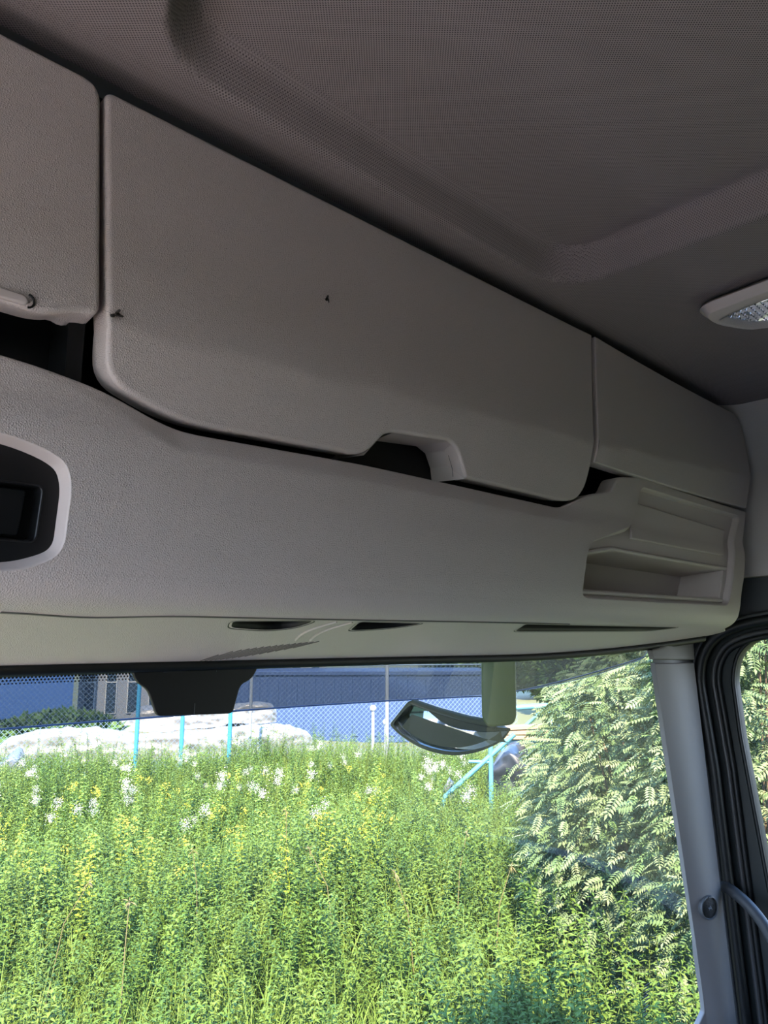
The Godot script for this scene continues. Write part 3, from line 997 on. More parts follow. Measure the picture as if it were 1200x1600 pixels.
		for s2 in [-1.0, 1.0]:
			st = new_st()
			ellipsoid(st, b * Vector3(-0.0022, 0.0026, 0.0013 * s2) * sc, Vector3(0.0028, 0.0001, 0.0010) * sc, b * Basis(Vector3.UP, 0.45 * s2), 8, 4)
			commit("wing", st, M.wing, f)
			for k in 3:
				st = new_st()
				var x0: float = [0.0022, 0.001, -0.0002][k]
				var x1: float = [0.0042, 0.0008, -0.0030][k]
				tube(st, [b * Vector3(x0, 0.0012, 0.0008 * s2) * sc, b * Vector3((x0 + x1) / 2, 0.0016, 0.0022 * s2) * sc, b * Vector3(x1, 0.0001, 0.0036 * s2) * sc], 0.00016, 0.0001, 5)
				commit("leg", st, M.fly, f)

# ------------------------------------------------------------------ front mirror outside the windscreen
func build_mirror() -> void:
	var c := Vector3(1.1733, 0, -1.0128)
	var e := Vector3(0.6534, 0, 0.7570)
	var n := Vector3(-0.7570, 0, 0.6534)
	var mr := thing("front_mirror", "convex front mirror hanging on an arm outside the windscreen", "mirror", c + Vector3(0, -0.23, 0))
	var off := Vector3(0, 0.23, 0)
	var hm := func(u: float, y: float) -> Vector3: return off + e * u + Vector3(0, y, 0)
	var head := rounded([[-0.131, -0.170, 0.008], [-0.089, -0.119, 0.012], [-0.011, -0.144, 0.02], [0.078, -0.172, 0.02], [0.116, -0.175, 0.006], [0.097, -0.202, 0.03], [0.045, -0.224, 0.03], [-0.006, -0.231, 0.03], [-0.063, -0.219, 0.03], [-0.109, -0.192, 0.03]], 0.01)
	var gl := rounded([[-0.124, -0.170, 0.008], [-0.089, -0.130, 0.012], [-0.063, -0.133, 0.012], [-0.024, -0.165, 0.02], [0.014, -0.179, 0.02], [0.065, -0.182, 0.02], [0.108, -0.178, 0.006], [0.090, -0.199, 0.03], [0.046, -0.217, 0.03], [-0.006, -0.223, 0.03], [-0.063, -0.211, 0.03], [-0.102, -0.190, 0.03]], 0.01)
	var st := new_st()
	sheet(st, inset(head, 0.003), [gl], hm, n, 0.01, 0.01)
	rim(st, head, [[0.003, 0.0], [0.001, -0.0008], [0.0, 0.002], [0.002, 0.02], [0.012, 0.04], [0.024, 0.05]], hm, n, 1.0)
	sheet(st, inset(head, 0.022), [], hm, -n, 0.02, 0.02, 0.05)
	commit("housing", st, M.mirror_shell, mr)
	st = new_st()
	var cm := func(u: float, y: float) -> Vector3:
		var r2 := pow(u + 0.005, 2) + pow(y + 0.175, 2)
		return hm.call(u, y) + n * (0.004 - r2 * 1.2 + 0.25 * u + 0.22 * (y + 0.175))
	sheet(st, gl, [], cm, n, 0.008, 0.008)
	commit("mirror_glass", st, M.mirror, mr)
	st = new_st()
	var arm := rounded([[0.060, 0.12], [0.130, 0.12], [0.126, -0.155, 0.014], [0.116, -0.168, 0.01], [0.066, -0.172, 0.01], [0.056, -0.153, 0.01]], 0.02)
	panel(st, arm, [], func(u, y): return hm.call(u, y) + n * (0.012 - 0.10 * pow(clampf((u - 0.09) / 0.07, -1, 1), 2) * 0.1), n, 0.004, 0.02, 0.008, 0.02)
	commit("arm", st, M.mirror_arm, mr)
	st = new_st()
	tube(st, [hm.call(-0.085, -0.124), hm.call(-0.03, -0.142), hm.call(0.03, -0.158), hm.call(0.085, -0.168)], 0.007, 0.009, 10)
	commit("strut", st, M.mirror_shell, mr)

# ------------------------------------------------------------------ the yard outside
func gh(x: float, z: float) -> float:
	return GY + 0.06 * sin(x * 1.1 + z * 0.7) + 0.05 * sin(x * 0.4 - z * 1.3)

func build_ground() -> void:
	var g := struct_root("ground", "rough overgrown ground of the yard", "ground")
	var st := new_st()
	sheet(st, poly([[-30, -70], [70, -70], [70, 30], [-30, 30]]), [], func(x, z): return Vector3(x, gh(x, z), z), Vector3.UP, 2.0, 2.0)
	commit("ground_surface", st, M.soil, g)
	st = new_st()
	sheet(st, poly([[-30, -1.6], [1.9, -1.6], [1.9, 30], [-30, 30]]), [], func(x, z): return Vector3(x, GY + 0.13, z), Vector3.UP, 4.0, 4.0)
	commit("gravel_pad", st, M.gravel, g)

# lumpy wrapped stack along a line a -> b (ground plan), between two heights
func wrapped(n: String, label: String, a: Vector3, b: Vector3, depth: float, y0: float, y1: float, mat: Material, sd: int, group := "") -> Node3D:
	var mid := (a + b) / 2
	var ln := (b - a).length()
	var o := thing(n, label, "covered stack", Vector3(mid.x, y0, mid.z), group)
	var ns := FastNoiseLite.new()
	ns.seed = sd
	ns.frequency = 1.0
	ns.noise_type = FastNoiseLite.TYPE_SIMPLEX
	var ex := (b - a).normalized()
	var ez := ex.cross(Vector3.UP).normalized()
	var h := y1 - y0
	var f := func(u: float, v: float) -> Vector3:      # u along, v around the cross-section (0 front bottom .. 1 back bottom)
		var t := clampf(v, 0, 1)
		var w := 0.0
		var yy := 0.0
		if t < 0.35: yy = t / 0.35; w = -1
		elif t < 0.65: yy = 1; w = (t - 0.5) / 0.15
		else: yy = (1 - t) / 0.35; w = 1
		var endf := 1.0 - pow(absf(u), 14.0) * 0.5
		var sag := 0.88 + 0.12 * sin(u * 5.0 + sd)
		var p := ex * (u * ln / 2) + ez * (w * depth / 2 * endf) + Vector3(0, yy * h * sag * (1.0 - pow(absf(u), 16.0) * 0.35), 0)
		var q := p * 1.6
		var d := ns.get_noise_3d(q.x, q.y * 2.5, q.z) * 0.07 + ns.get_noise_3d(q.x * 3.0, q.y * 7.0, q.z * 3.0) * 0.03
		return p + (ez * w + Vector3.UP * (yy if w * w < 0.98 else 0.3)) * d
	var st := new_st()
	var nu := int(ln / 0.07)
	var nv := 36
	var pts := []
	for i in nu + 1:
		var row := []
		for j in nv + 1: row.append(f.call(i * 2.0 / nu - 1, j / float(nv)))
		pts.append(row)
	var nn := []
	for i in nu + 1:
		var row := []
		for j in nv + 1:
			var a2: Vector3 = pts[mini(i + 1, nu)][j] - pts[maxi(i - 1, 0)][j]
			var b2: Vector3 = pts[i][mini(j + 1, nv)] - pts[i][maxi(j - 1, 0)]
			var c2 := a2.cross(b2).normalized()
			var out: Vector3 = pts[i][j] - ex * (pts[i][j].dot(ex)) - Vector3(0, h * 0.4, 0)
			row.append(c2 if c2.dot(out) > 0 else -c2)
		nn.append(row)
	for i in nu:
		for j in nv:
			tri(st, pts[i][j], pts[i + 1][j], pts[i + 1][j + 1], nn[i][j], nn[i + 1][j], nn[i + 1][j + 1])
			tri(st, pts[i][j], pts[i + 1][j + 1], pts[i][j + 1], nn[i][j], nn[i + 1][j + 1], nn[i][j + 1])
	for sgn in [0, 1]:
		for j in nv - 1:
			flat(st, pts[sgn * nu][0], pts[sgn * nu][j + 1], pts[sgn * nu][j + 2], ex * (sgn * 2 - 1))
	commit("wrapping", st, mat, o)
	return o

func build_yard() -> void:
	var st: SurfaceTool
	# chain-link fence
	var A := Vector3(2.3, GY, -13.6)
	var B := Vector3(11.6, GY, -8.45)
	var fd := (B - A).normalized()
	var fl := (B - A).length()
	var fe := thing("wire_fence", "chain-link fence on bright blue posts in front of the white stacks", "fence", A)
	st = new_st()
	var H := 2.1
	var sp := 0.085
	var n := int((fl + H) / sp)
	for s in [-1.0, 1.0]:
		for i in n:
			var x0 := i * sp if s < 0 else i * sp - H
			# wire from (x0, 0) to (x0 + s*H...), clipped
			var pts := []
			for e in [0.0, 1.0]:
				var xx: float = x0 + e * H * (1.0 if s > 0 else -1.0)
				pts.append(Vector2(xx, e * H))
			var a: Vector2 = pts[0]
			var b: Vector2 = pts[1]
			if maxf(a.x, b.x) <= 0 or minf(a.x, b.x) >= fl: continue
			for q in 2:
				var lim := 0.0 if q == 0 else fl
				if (a.x - lim) * (b.x - lim) < 0:
					var t := (lim - a.x) / (b.x - a.x)
					var m := a.lerp(b, t)
					if (q == 0 and a.x < 0) or (q == 1 and a.x > fl): a = m
					else: b = m
			tube(st, [fd * a.x + Vector3(0, a.y + 0.05, 0), fd * b.x + Vector3(0, b.y + 0.05, 0)], 0.0032, 0.0032, 3, false)
	var wn := commit("wire_netting", st, M.wire, fe)
	wn.set_meta("kind", "stuff")
	st = new_st()
	tube(st, [Vector3(0, H + 0.05, 0), fd * fl + Vector3(0, H + 0.05, 0)], 0.012, 0.012, 6)
	commit("top_wire", st, M.wire, fe)
	for q in [Vector2(5.72, -11.67), Vector2(6.35, -11.35), Vector2(7.01, -10.95), Vector2(9.4, -9.65)]:
		var t := (Vector3(q.x, GY, q.y) - A).dot(fd)
		var pp := fd * t
		st = new_st()
		tube(st, [pp, pp + Vector3(0, H + 0.15, 0)], 0.035, 0.035, 8)
		commit("post", st, M.post_blue if q.x < 9 else M.galv, fe)
	# single posts behind the fence
	var gp := thing("steel_post", "slim grey steel post standing before the blue container", "post", Vector3(8.05, GY, -11.9))
	st = new_st()
	tube(st, [Vector3.ZERO, Vector3(0, 2.3, 0)], 0.03, 0.03, 8)
	commit("shaft", st, M.galv, gp)
	st = new_st()
	box(st, Vector3(-0.08, -0.06, -0.08), Vector3(0.08, 0.01, 0.08))
	commit("foot_plate", st, M.galv, gp)
	for k in 2:
		var q: Vector3 = [Vector3(10.95, GY, -11.67), Vector3(11.14, GY, -11.48)][k]
		var wp := thing("white_post", ["taller white post with knob before the blue container", "shorter white post beside the taller one before the blue container"][k], "post", q, "white posts by the container")
		var top: float = [-1.42, -1.70][k] - GY
		st = new_st()
		tube(st, [Vector3(0, -0.05, 0), Vector3(0, top, 0)], 0.035, 0.03, 8)
		commit("shaft", st, M.white_paint, wp)
		st = new_st()
		ellipsoid(st, Vector3(0, top, 0), Vector3(0.07, 0.07, 0.07))
		commit("knob", st, M.white_paint, wp)
	# wrapped stacks
	wrapped("wrapped_stack", "greyish plastic wrapped stack at the far left behind the fence", Vector3(3.2, 0, -13.9), Vector3(4.62, 0, -13.35), 1.0, GY, -1.80, M.wrap_grey, 3)
	wrapped("wrapped_stack", "long white sheeted stack lying behind the blue fence posts", Vector3(4.9, 0, -15.6), Vector3(10.0, 0, -12.55), 1.0, -2.28, -1.74, M.wrap, 11)
	wrapped("wrapped_stack", "shorter white sheeted stack on top of the long one", Vector3(7.2, 0, -15.0), Vector3(9.75, 0, -13.45), 0.8, -1.72, -1.36, M.wrap, 23)
	wrapped("wrapped_stack", "low white sheeted stack in the weeds below the long one", Vector3(6.3, 0, -13.2), Vector3(8.35, 0, -11.35), 0.7, GY, -2.28, M.wrap, 31)
	for k in 4:
		var bt := thing("timber_bearer", ["first", "second", "third", "fourth"][k] + " timber bearer from the left under the long white stack", "timber", Vector3(5.6 + k * 1.25, GY, -15.15 + k * 0.74), "bearers under the long stack")
		st = new_st()
		cbox(st, Vector3(-0.12, -0.05, -0.5), Vector3(0.12, 0.38, 0.5), 0.01, Transform3D(Basis(Vector3.UP, 0.5), Vector3.ZERO))
		commit("beam", st, M.wood, bt)
	# concrete slabs and sand at the left
	for k in 3:
		var sl := thing("concrete_slab", ["lowest grey concrete slab of the pile at the left", "middle grey concrete slab of the pile at the left", "topmost grey concrete slab of the pile at the left"][k], "slab", Vector3(4.75 + k * 0.03, GY + 0.02 + k * 0.145, -12.45), "concrete slabs")
		st = new_st()
		cbox(st, Vector3(-0.75, 0, -0.4), Vector3(0.75, 0.14, 0.4), 0.012, Transform3D(Basis(Vector3.UP, -0.45 + k * 0.02), Vector3.ZERO))
		commit("slab_block", st, M.concrete, sl)
	var sd := thing("sand_heap", "small heap of orange sand in the weeds at the left", "sand", Vector3(4.05, GY, -10.8))
	st = new_st()
	for i in 20:
		for j in 6:
			var q := []
			for k in [[0, 0], [1, 0], [1, 1], [0, 1]]:
				var a: float = TAU * (i + k[0]) / 20
				var r: float = (j + k[1]) / 6.0
				q.append(Vector3(cos(a) * r * 0.5 * (1 + 0.1 * sin(a * 3)), 0.42 * (cos(r * PI) * 0.5 + 0.5) - 0.06, sin(a) * r * 0.45))
			flat(st, q[0], q[1], q[2], Vector3.UP); flat(st, q[0], q[2], q[3], Vector3.UP)
	commit("heap", st, M.sand, sd)
	# blue container
	var c0 := Vector3(11.0, 0, -17.0)
	var c1 := Vector3(16.2, 0, -12.6)
	var cx := (c1 - c0).normalized()
	var ct := thing("blue_container", "long royal blue container behind the chain-link fence", "container", Vector3(c0.x, GY, c0.z))
	var tb := Transform3D(Basis(cx, Vector3.UP, cx.cross(Vector3.UP)), Vector3.ZERO)
	var cl := (c1 - c0).length()
	st = new_st()
	box(st, Vector3(0, -0.05, -2.2), Vector3(cl, 1.75, 0), tb)
	commit("side_wall", st, M.blue, ct)
	for k in 14:
		st = new_st()
		cbox(st, Vector3(0.15 + k * cl / 14.0, 0.1, -0.01), Vector3(0.15 + k * cl / 14.0 + 0.2, 1.6, 0.02), 0.01, tb)
		commit("panel_rib", st, M.blue, ct)
	st = new_st()
	cbox(st, Vector3(-0.03, 1.66, -2.25), Vector3(cl + 0.03, 1.78, 0.05), 0.02, tb)
	commit("top_rail", st, M.blue, ct)
	# blue pipe frame with planks, dark tarpaulin heap
	var fr := thing("pipe_rack", "light blue welded pipe frame beside the shrubs at the right", "frame", Vector3(9.8, GY, -6.9))
	var o := fr.position
	var q := [Vector3(9.55, -1.06, -7.25), Vector3(9.97, -1.00, -6.68), Vector3(10.0, -1.50, -6.64), Vector3(9.58, -1.56, -7.2)]
	var bars := [[q[0], q[1], 0.04], [q[1], q[2], 0.03], [q[2], q[3], 0.045], [q[3], q[0], 0.03], [q[3], q[1], 0.025], [q[0] + Vector3(0, -1.55, 0), q[0], 0.03], [q[2] + Vector3(0, -1.1, 0), q[2], 0.03]]
	for b in bars:
		st = new_st()
		tube(st, [b[0] - o, b[1] - o], b[2], b[2], 8)
		commit("pipe", st, M.pipe, fr)
	for k in 3:
		var pk := thing("rough_plank", ["lowest rough plank lying on the blue pipe frame", "middle rough plank lying on the blue pipe frame", "uppermost rough plank lying on the blue pipe frame"][k], "plank", Vector3(9.72, -1.505 + k * 0.075, -6.98), "planks on the pipe frame")
		st = new_st()
		cbox(st, Vector3(-0.38, 0, -0.09), Vector3(0.38, 0.06, 0.09), 0.008, Transform3D(Basis(Vector3.UP, -0.92 + k * 0.06) * Basis(Vector3.BACK, 0.03 * k), Vector3.ZERO))
		commit("board", st, M.wood, pk)
	var pf := thing("pipe_trestle", "pale blue pipe trestle with a sloping leg in the tall grass", "frame", Vector3(7.87, GY, -6.17))
	o = pf.position
	for b in [[Vector3(7.50, -2.0, -6.65), Vector3(8.06, -1.20, -5.93), 0.032], [Vector3(7.87, -1.30, -6.17), Vector3(7.86, GY, -6.18), 0.03], [Vector3(7.70, -1.55, -6.40), Vector3(7.87, -1.55, -6.17), 0.02], [Vector3(7.50, -2.0, -6.65), Vector3(7.42, GY, -6.75), 0.03]]:
		st = new_st()
		tube(st, [b[0] - o, b[1] - o], b[2], b[2], 8)
		commit("pipe", st, M.pipe, pf)
	wrapped("tarpaulin_heap", "dark blue tarpaulin heap in front of the pipe frame", Vector3(8.7, 0, -6.9), Vector3(9.3, 0, -5.9), 0.9, GY, -1.5, M.tarp_dark, 41)
	wrapped("rubble_sack", "pale rubble sack half hidden in the grass by the trestle", Vector3(8.0, 0, -7.2), Vector3(8.3, 0, -6.85), 0.35, GY, -1.9, M.wrap_grey, 47)
	# halls far behind
	hall("blue_hall", "large blue industrial hall seen through the visor at the left", Vector3(2.4, GY, -21.6), Vector3(8.05, GY, -20.2), 4.5, M.hall_blue, 0)
	hall("grey_hall", "grey industrial hall with tall windows seen through the visor", Vector3(8.75, GY, -21.6), Vector3(15.0, GY, -18.2), 4.0, M.hall_grey, 12)

func hall(nm: String, label: String, a: Vector3, b: Vector3, h: float, mat: Material, cols: int) -> void:
	var o := thing(nm, label, "building", a)
	var d := (b - a).normalized()
	var ln := (b - a).length()
	var t := Transform3D(Basis(d, Vector3.UP, d.cross(Vector3.UP)), Vector3.ZERO)
	var st := new_st()
	box(st, Vector3(0, -0.3, -3), Vector3(ln, h, 0), t)
	commit("wall", st, mat, o)
	st = new_st()
	cbox(st, Vector3(-0.05, h, -3.1), Vector3(ln + 0.05, h + 0.35, 0.2), 0.05, t)
	commit("roof_edge", st, M.galv, o)
	for k in cols:
		var x := (k + 0.5) * ln / cols
		st = new_st()
		cbox(st, Vector3(x - 0.16, 0.5, -0.02), Vector3(x + 0.16, 2.3, 0.05), 0.015, t)
		var w := commit("window", st, M.white_paint, o)
		for r in 2:
			st = new_st()
			box(st, Vector3(x - 0.13, 0.54 + r * 0.88, 0.04), Vector3(x + 0.13, 1.38 + r * 0.88, 0.06), t)
			commit("pane", st, M.pane, w)

# ------------------------------------------------------------------ vegetation
func leaf(st: SurfaceTool, base: Vector3, dir: Vector3, side: Vector3, ln: float, w: float, droop: float) -> void:
	# folded oval leaf of six triangles
	var nrmv := dir.cross(side).normalized()
	if nrmv.y < 0: nrmv = -nrmv
	var m := base + dir * ln * 0.45 - Vector3(0, droop * 0.3, 0)
	var tip := base + dir * ln - Vector3(0, droop, 0)
	var l := m + side * w + nrmv * w * 0.35
	var r := m - side * w + nrmv * w * 0.35
	flat(st, base, l, m, nrmv); flat(st, m, l, tip, nrmv)
	flat(st, base, m, r, nrmv); flat(st, m, tip, r, nrmv)

func blade(st: SurfaceTool, base: Vector3, az: float, h: float, bend: float, w: float) -> void:
	var d := Vector3(cos(az), 0, sin(az))
	var s := Vector3(-sin(az), 0, cos(az)) * w
	var p := []
	for k in 4:
		var t := k / 3.0
		p.append(base + Vector3(0, h * (t - 0.25 * bend * t * t), 0) + d * h * bend * t * t)
	for k in 3:
		var w0 := 1.0 - pow(k / 3.0, 2)
		var w1 := 1.0 - pow((k + 1) / 3.0, 2)
		flat(st, p[k] - s * w0, p[k] + s * w0, p[k + 1] + s * w1, d + Vector3.UP)
		if k < 2: flat(st, p[k] - s * w0, p[k + 1] + s * w1, p[k + 1] - s * w1, d + Vector3.UP)

func clump_mesh(n: int, h: float, spread: float, w: float) -> ArrayMesh:
	var st := new_st()
	for i in n:
		var a := rng.randf() * TAU
		var r := sqrt(rng.randf()) * spread
		blade(st, Vector3(cos(a) * r, 0, sin(a) * r), rng.randf() * TAU, h * rng.randf_range(0.55, 1.0), rng.randf_range(0.1, 0.75), w * rng.randf_range(0.7, 1.2))
	return st.commit()

func weed_mesh(h: float, leaves: int, ln: float, w: float) -> ArrayMesh:
	var st := new_st()
	var lean := Vector3(rng.randf_range(-0.15, 0.15), 0, rng.randf_range(-0.15, 0.15))
	var at := func(t: float) -> Vector3: return Vector3(0, h * t, 0) + lean * h * t * t
	tube(st, [at.call(0.0), at.call(0.35), at.call(0.7), at.call(1.0)], 0.004, 0.0015, 3, false)
	for i in leaves:
		var t := 0.15 + 0.85 * pow((i + rng.randf()) / leaves, 0.8)
		var a := i * 2.4 + rng.randf() * 0.6
		var d := Vector3(cos(a), rng.randf_range(0.2, 0.9), sin(a)).normalized()
		leaf(st, at.call(t), d, Vector3(-sin(a), 0, cos(a)), ln * rng.randf_range(0.6, 1.1) * (1.15 - 0.6 * t), w * (1.1 - 0.5 * t), ln * 0.25)
	return st.commit()

# compound leaf: rachis with leaflets, growing along +x, drooping
func frond_mesh(ln: float, pairs: int, lw: float, droop: float) -> ArrayMesh:
	var st := new_st()
	var at := func(t: float) -> Vector3: return Vector3(ln * t, -droop * t * t, 0)
	tube(st, [at.call(0.0), at.call(0.5), at.call(1.0)], 0.0022, 0.001, 3, false)
	for k in pairs:
		var t := 0.22 + 0.74 * k / (pairs - 1.0)
		var ll := lw * 2.6 * (1.0 - 0.5 * absf(t - 0.55))
		for s in [-1.0, 1.0]:
			var d := Vector3(0.45, -0.12 - rng.randf() * 0.2, s).normalized()
			leaf(st, at.call(t), d, d.cross(Vector3.UP).normalized(), ll, lw * 0.5, ll * 0.2)
	leaf(st, at.call(1.0), Vector3(1, -0.4, 0).normalized(), Vector3(0, 0, 1), lw * 2.4, lw * 0.5, 0.01)
	return st.commit()

func multi(nm: String, mesh: Mesh, xf: Array, cols: Array, mat: Material, parent: Node) -> MultiMeshInstance3D:
	var mm := MultiMesh.new()
	mm.transform_format = MultiMesh.TRANSFORM_3D
	mm.use_colors = true
	mm.mesh = mesh
	mm.instance_count = xf.size()
	for i in xf.size():
		mm.set_instance_transform(i, xf[i])
		mm.set_instance_color(i, cols[i])
	var o := MultiMeshInstance3D.new()
	o.name = numbered(nm) if parent == self else nm
	o.multimesh = mm
	o.material_override = mat
	parent.add_child(o, true)
	o.set_meta("kind", "stuff")
	return o

func in_field(p: Vector3) -> bool:
	if p.x < 2.1 and p.z > -1.5: return false
	if p.x > 7.3 and p.z > -4.0: return p.length() < 8.0
	return true

func scatter(n: int, r0: float, r1: float, a0: float, a1: float, pw := 0.5) -> Array:
	var out := []
	while out.size() < n:
		var r := lerpf(r0, r1, pow(rng.randf(), pw))
		var a := deg_to_rad(rng.randf_range(a0, a1))
		var p := Vector3(sin(a) * r, 0, -cos(a) * r)
		p.y = gh(p.x, p.z)
		if in_field(p): out.append(p)
	return out

func xform(p: Vector3, s: float, tilt := 0.15) -> Transform3D:
	var b := Basis(Vector3.UP, rng.randf() * TAU) * Basis(Vector3.RIGHT, rng.randf_range(-tilt, tilt))
	return Transform3D(b.scaled(Vector3.ONE * s), p)

func green(a: Color, b: Color) -> Color:
	var t := rng.randf()
	var c := a.lerp(b, t)
	var v := rng.randf_range(0.87, 1.13)
	return Color(c.r * v, c.g * v, c.b * v)

func build_plants() -> void:
	var g1 := Color(0.046, 0.085, 0.013)
	var g2 := Color(0.073, 0.113, 0.021)
	var y1 := Color(0.098, 0.119, 0.024)
	var dk := Color(0.024, 0.053, 0.012)
	var nz := FastNoiseLite.new()
	nz.seed = 5
	nz.frequency = 0.35
	# --- grass and low weeds: uncountable
	for v in 3:
		var mesh := clump_mesh(18, 0.78, 0.10, 0.0065)
		var xf := []
		var cs := []
		for p in scatter(5200, 2.4, 14.5, 8, 84, 0.62):
			xf.append(xform(p, rng.randf_range(0.6, 1.25)))
			var dry := clampf(nz.get_noise_2d(p.x, p.z) + 0.35 + (0.35 if p.length() > 9 and p.x > 6 else 0.0), 0, 1)
			cs.append(green(g1, g2).lerp(y1, dry * 0.6))
		var o := multi("meadow_grass", mesh, xf, cs, M.grass, self)
		tag(o, ["long green meadow grass covering the yard", "fine blades of meadow grass between the weeds", "dry tipped meadow grass across the yard"][v], "grass", "", "stuff")
	for v in 4:
		var mesh := weed_mesh([0.95, 0.75, 1.05, 0.6][v], [54, 46, 60, 40][v], [0.105, 0.09, 0.09, 0.12][v], [0.0155, 0.013, 0.011, 0.023][v])
		var xf := []
		var cs := []
		for p in scatter(3600, 2.4, 13.5, 8, 84, 0.7):
			var tall := 1.0 + 0.35 * clampf(nz.get_noise_2d(p.z * 1.3, p.x), -0.6, 0.8)
			xf.append(xform(p, tall * rng.randf_range(0.7, 1.1)))
			var pt := clampf(0.5 + 1.1 * nz.get_noise_2d(p.x * 2.2 + 40.0, p.z * 2.2), 0, 1)
			cs.append((green(g1, g2) if v != 2 else green(dk, g1)).lerp(green(g2, y1), pt * 0.5))
		var o := multi("meadow_weeds", mesh, xf, cs, M.leaf, self)
		tag(o, ["tall leafy mugwort weeds in the meadow", "narrow leaved weeds in the meadow", "dark fine leaved weeds in the meadow", "broad leaved low weeds in the meadow"][v], "weeds", "", "stuff")
	# --- white flowering plants (meadowsweet)
	var fm := new_st()
	for i in 100:
		var p := Vector3(rng.randfn(0, 0.028), rng.randfn(0.03, 0.034), rng.randfn(0, 0.028))
		var r := rng.randf_range(0.0035, 0.0065)
		for k in 3:
			var d := Vector3(rng.randf_range(-1, 1), rng.randf_range(-0.2, 1), rng.randf_range(-1, 1)).normalized()
			var e := d.cross(Vector3(0.3, 1, 0.2)).normalized()
			flat(fm, p + e * r, p - e * r, p + d * r * 1.6, d + Vector3.UP)
	var plume := fm.commit()
	var stem_leaf := weed_mesh(1.12, 46, 0.11, 0.02)
	var shrub_leaf := weed_mesh(1.05, 70, 0.10, 0.022)
	var spots := []
	var used := []
	for p in scatter(600, 5.8, 10.4, 16.5, 50.0):
		if spots.size() >= 30: break
		if p.length() < 7.0 and p.x > 4.2: continue
		if used.all(func(q): return q.distance_to(p) > 0.5):
			used.append(p)
			spots.append(p)
	for p in spots:
		var o := thing("flowering_meadowsweet", "tall weed with creamy white flower plumes in the left meadow", "flower", p, "white flowering plants in the meadow")
		var s := rng.randf_range(0.92, 1.15)
		var m := put("leafy_stem", stem_leaf, M.leaf_plain, o)
		m.transform = xform(Vector3.ZERO, s, 0.05)
		for k in rng.randi_range(2, 4):
			var f := put("flower_plume", plume, M.flower, o)
			f.transform = xform(Vector3(rng.randfn(0, 0.07), 1.12 * s + rng.randf_range(-0.14, 0.05), rng.randfn(0, 0.07)), rng.randf_range(0.5, 1.0))
			f.set_meta("kind", "stuff")
	# --- yellow-green bushy plants
	var gm := new_st()
	for i in 36:
		var p := Vector3(rng.randfn(0, 0.03), rng.randfn(0, 0.03), rng.randfn(0, 0.03))
		var d := Vector3(rng.randf_range(-1, 1), rng.randf_range(0, 1), rng.randf_range(-1, 1)).normalized()
		var e := d.cross(Vector3(0.3, 1, 0.2)).normalized()
		flat(gm, p + e * 0.008, p - e * 0.008, p + d * 0.02, d + Vector3.UP)
	var gold := gm.commit()
	var bushes := 0
	for p in scatter(900, 5.6, 10.0, 17, 43):
		if bushes >= 26: break
		if not used.all(func(q): return q.distance_to(p) > 0.47): continue
		used.append(p)
		bushes += 1
		var o := thing("yellow_green_shrub", "bushy yellow-green weed among the white flowers", "shrub", p, "yellow-green weeds in the meadow")
		for k in 4:
			var m := put("leafy_stem", shrub_leaf, M.leaf_yellow if k % 2 else M.leaf_plain, o)
			m.transform = xform(Vector3(rng.randfn(0, 0.10), 0, rng.randfn(0, 0.10)), rng.randf_range(0.85, 1.12), 0.12)
		for k in 3:
			var f := put("yellow_tuft", gold, M.goldenrod, o)
			f.transform = xform(Vector3(rng.randfn(0, 0.12), rng.randf_range(0.9, 1.08), rng.randfn(0, 0.12)), rng.randf_range(0.5, 0.9))
			f.set_meta("kind", "stuff")
	# --- dry stalks standing in the foreground
	for k in 9:
		var az: float = deg_to_rad([21.0, 26.0, 31.0, 37.0, 46.5, 49.0, 51.5, 53.5, 41.0][k])
		var r: float = [5.2, 4.6, 5.5, 6.2, 4.8, 5.5, 5.0, 5.8, 5.2][k]
		var p := Vector3(sin(az) * r, 0, -cos(az) * r)
		p.y = gh(p.x, p.z)
		var o := thing("dry_stalk", "thin dry brown stalk standing in the green weeds", "stalk", p, "dry stalks in the meadow")
		var ln := Vector3(rng.randf_range(-0.14, 0.14), 0, rng.randf_range(-0.14, 0.14))
		var st := new_st()
		tube(st, [Vector3.ZERO, Vector3(0, 0.5, 0) + ln * 0.2, Vector3(0, 0.95, 0) + ln * 0.6, Vector3(0, 1.2, 0) + ln * 1.4], 0.0045, 0.002, 6)
		commit("stem", st, M.stem, o)
		st = new_st()
		for q in 8: leaf(st, Vector3(0, 1.18, 0) + ln * 1.3, Vector3(rng.randf_range(-1, 1), rng.randf_range(-0.8, 0.8), rng.randf_range(-1, 1)).normalized(), Vector3.RIGHT, 0.05, 0.006, 0.01)
		commit("seed_head", st, M.stem, o)
	# --- broad shrubs with compound leaves at the right
	var fr := [frond_mesh(0.105, 6, 0.014, 0.025), frond_mesh(0.13, 7, 0.015, 0.05), frond_mesh(0.09, 5, 0.017, 0.025)]
	var sh := [
		[Vector3(5.0, 0, -2.55), 0.75, 2.6, "large pale leaved shrub right of the windscreen, nearest the pillar"],
		[Vector3(5.7, 0, -3.15), 0.70, 2.45, "pale leaved shrub behind the dark tarpaulin side of the pillar"],
		[Vector3(6.6, 0, -3.95), 0.60, 1.75, "lower pale leaved shrub next to the tarpaulin heap"],
		[Vector3(4.6, 0, -1.75), 0.60, 3.1, "tall shrub filling the front of the side window"],
		[Vector3(5.2, 0, -0.9), 0.80, 3.2, "tall shrub filling the side window further back"],
		[Vector3(6.6, 0, -2.3), 0.9, 3.6, "tall shrub standing behind the nearest shrubs"],
		[Vector3(7.9, 0, -3.4), 0.9, 3.5, "tall dark shrub at the back of the thicket"],
		[Vector3(4.9, 0, -2.9), 0.45, 1.5, "low leafy shrub at the foot of the thicket"]]
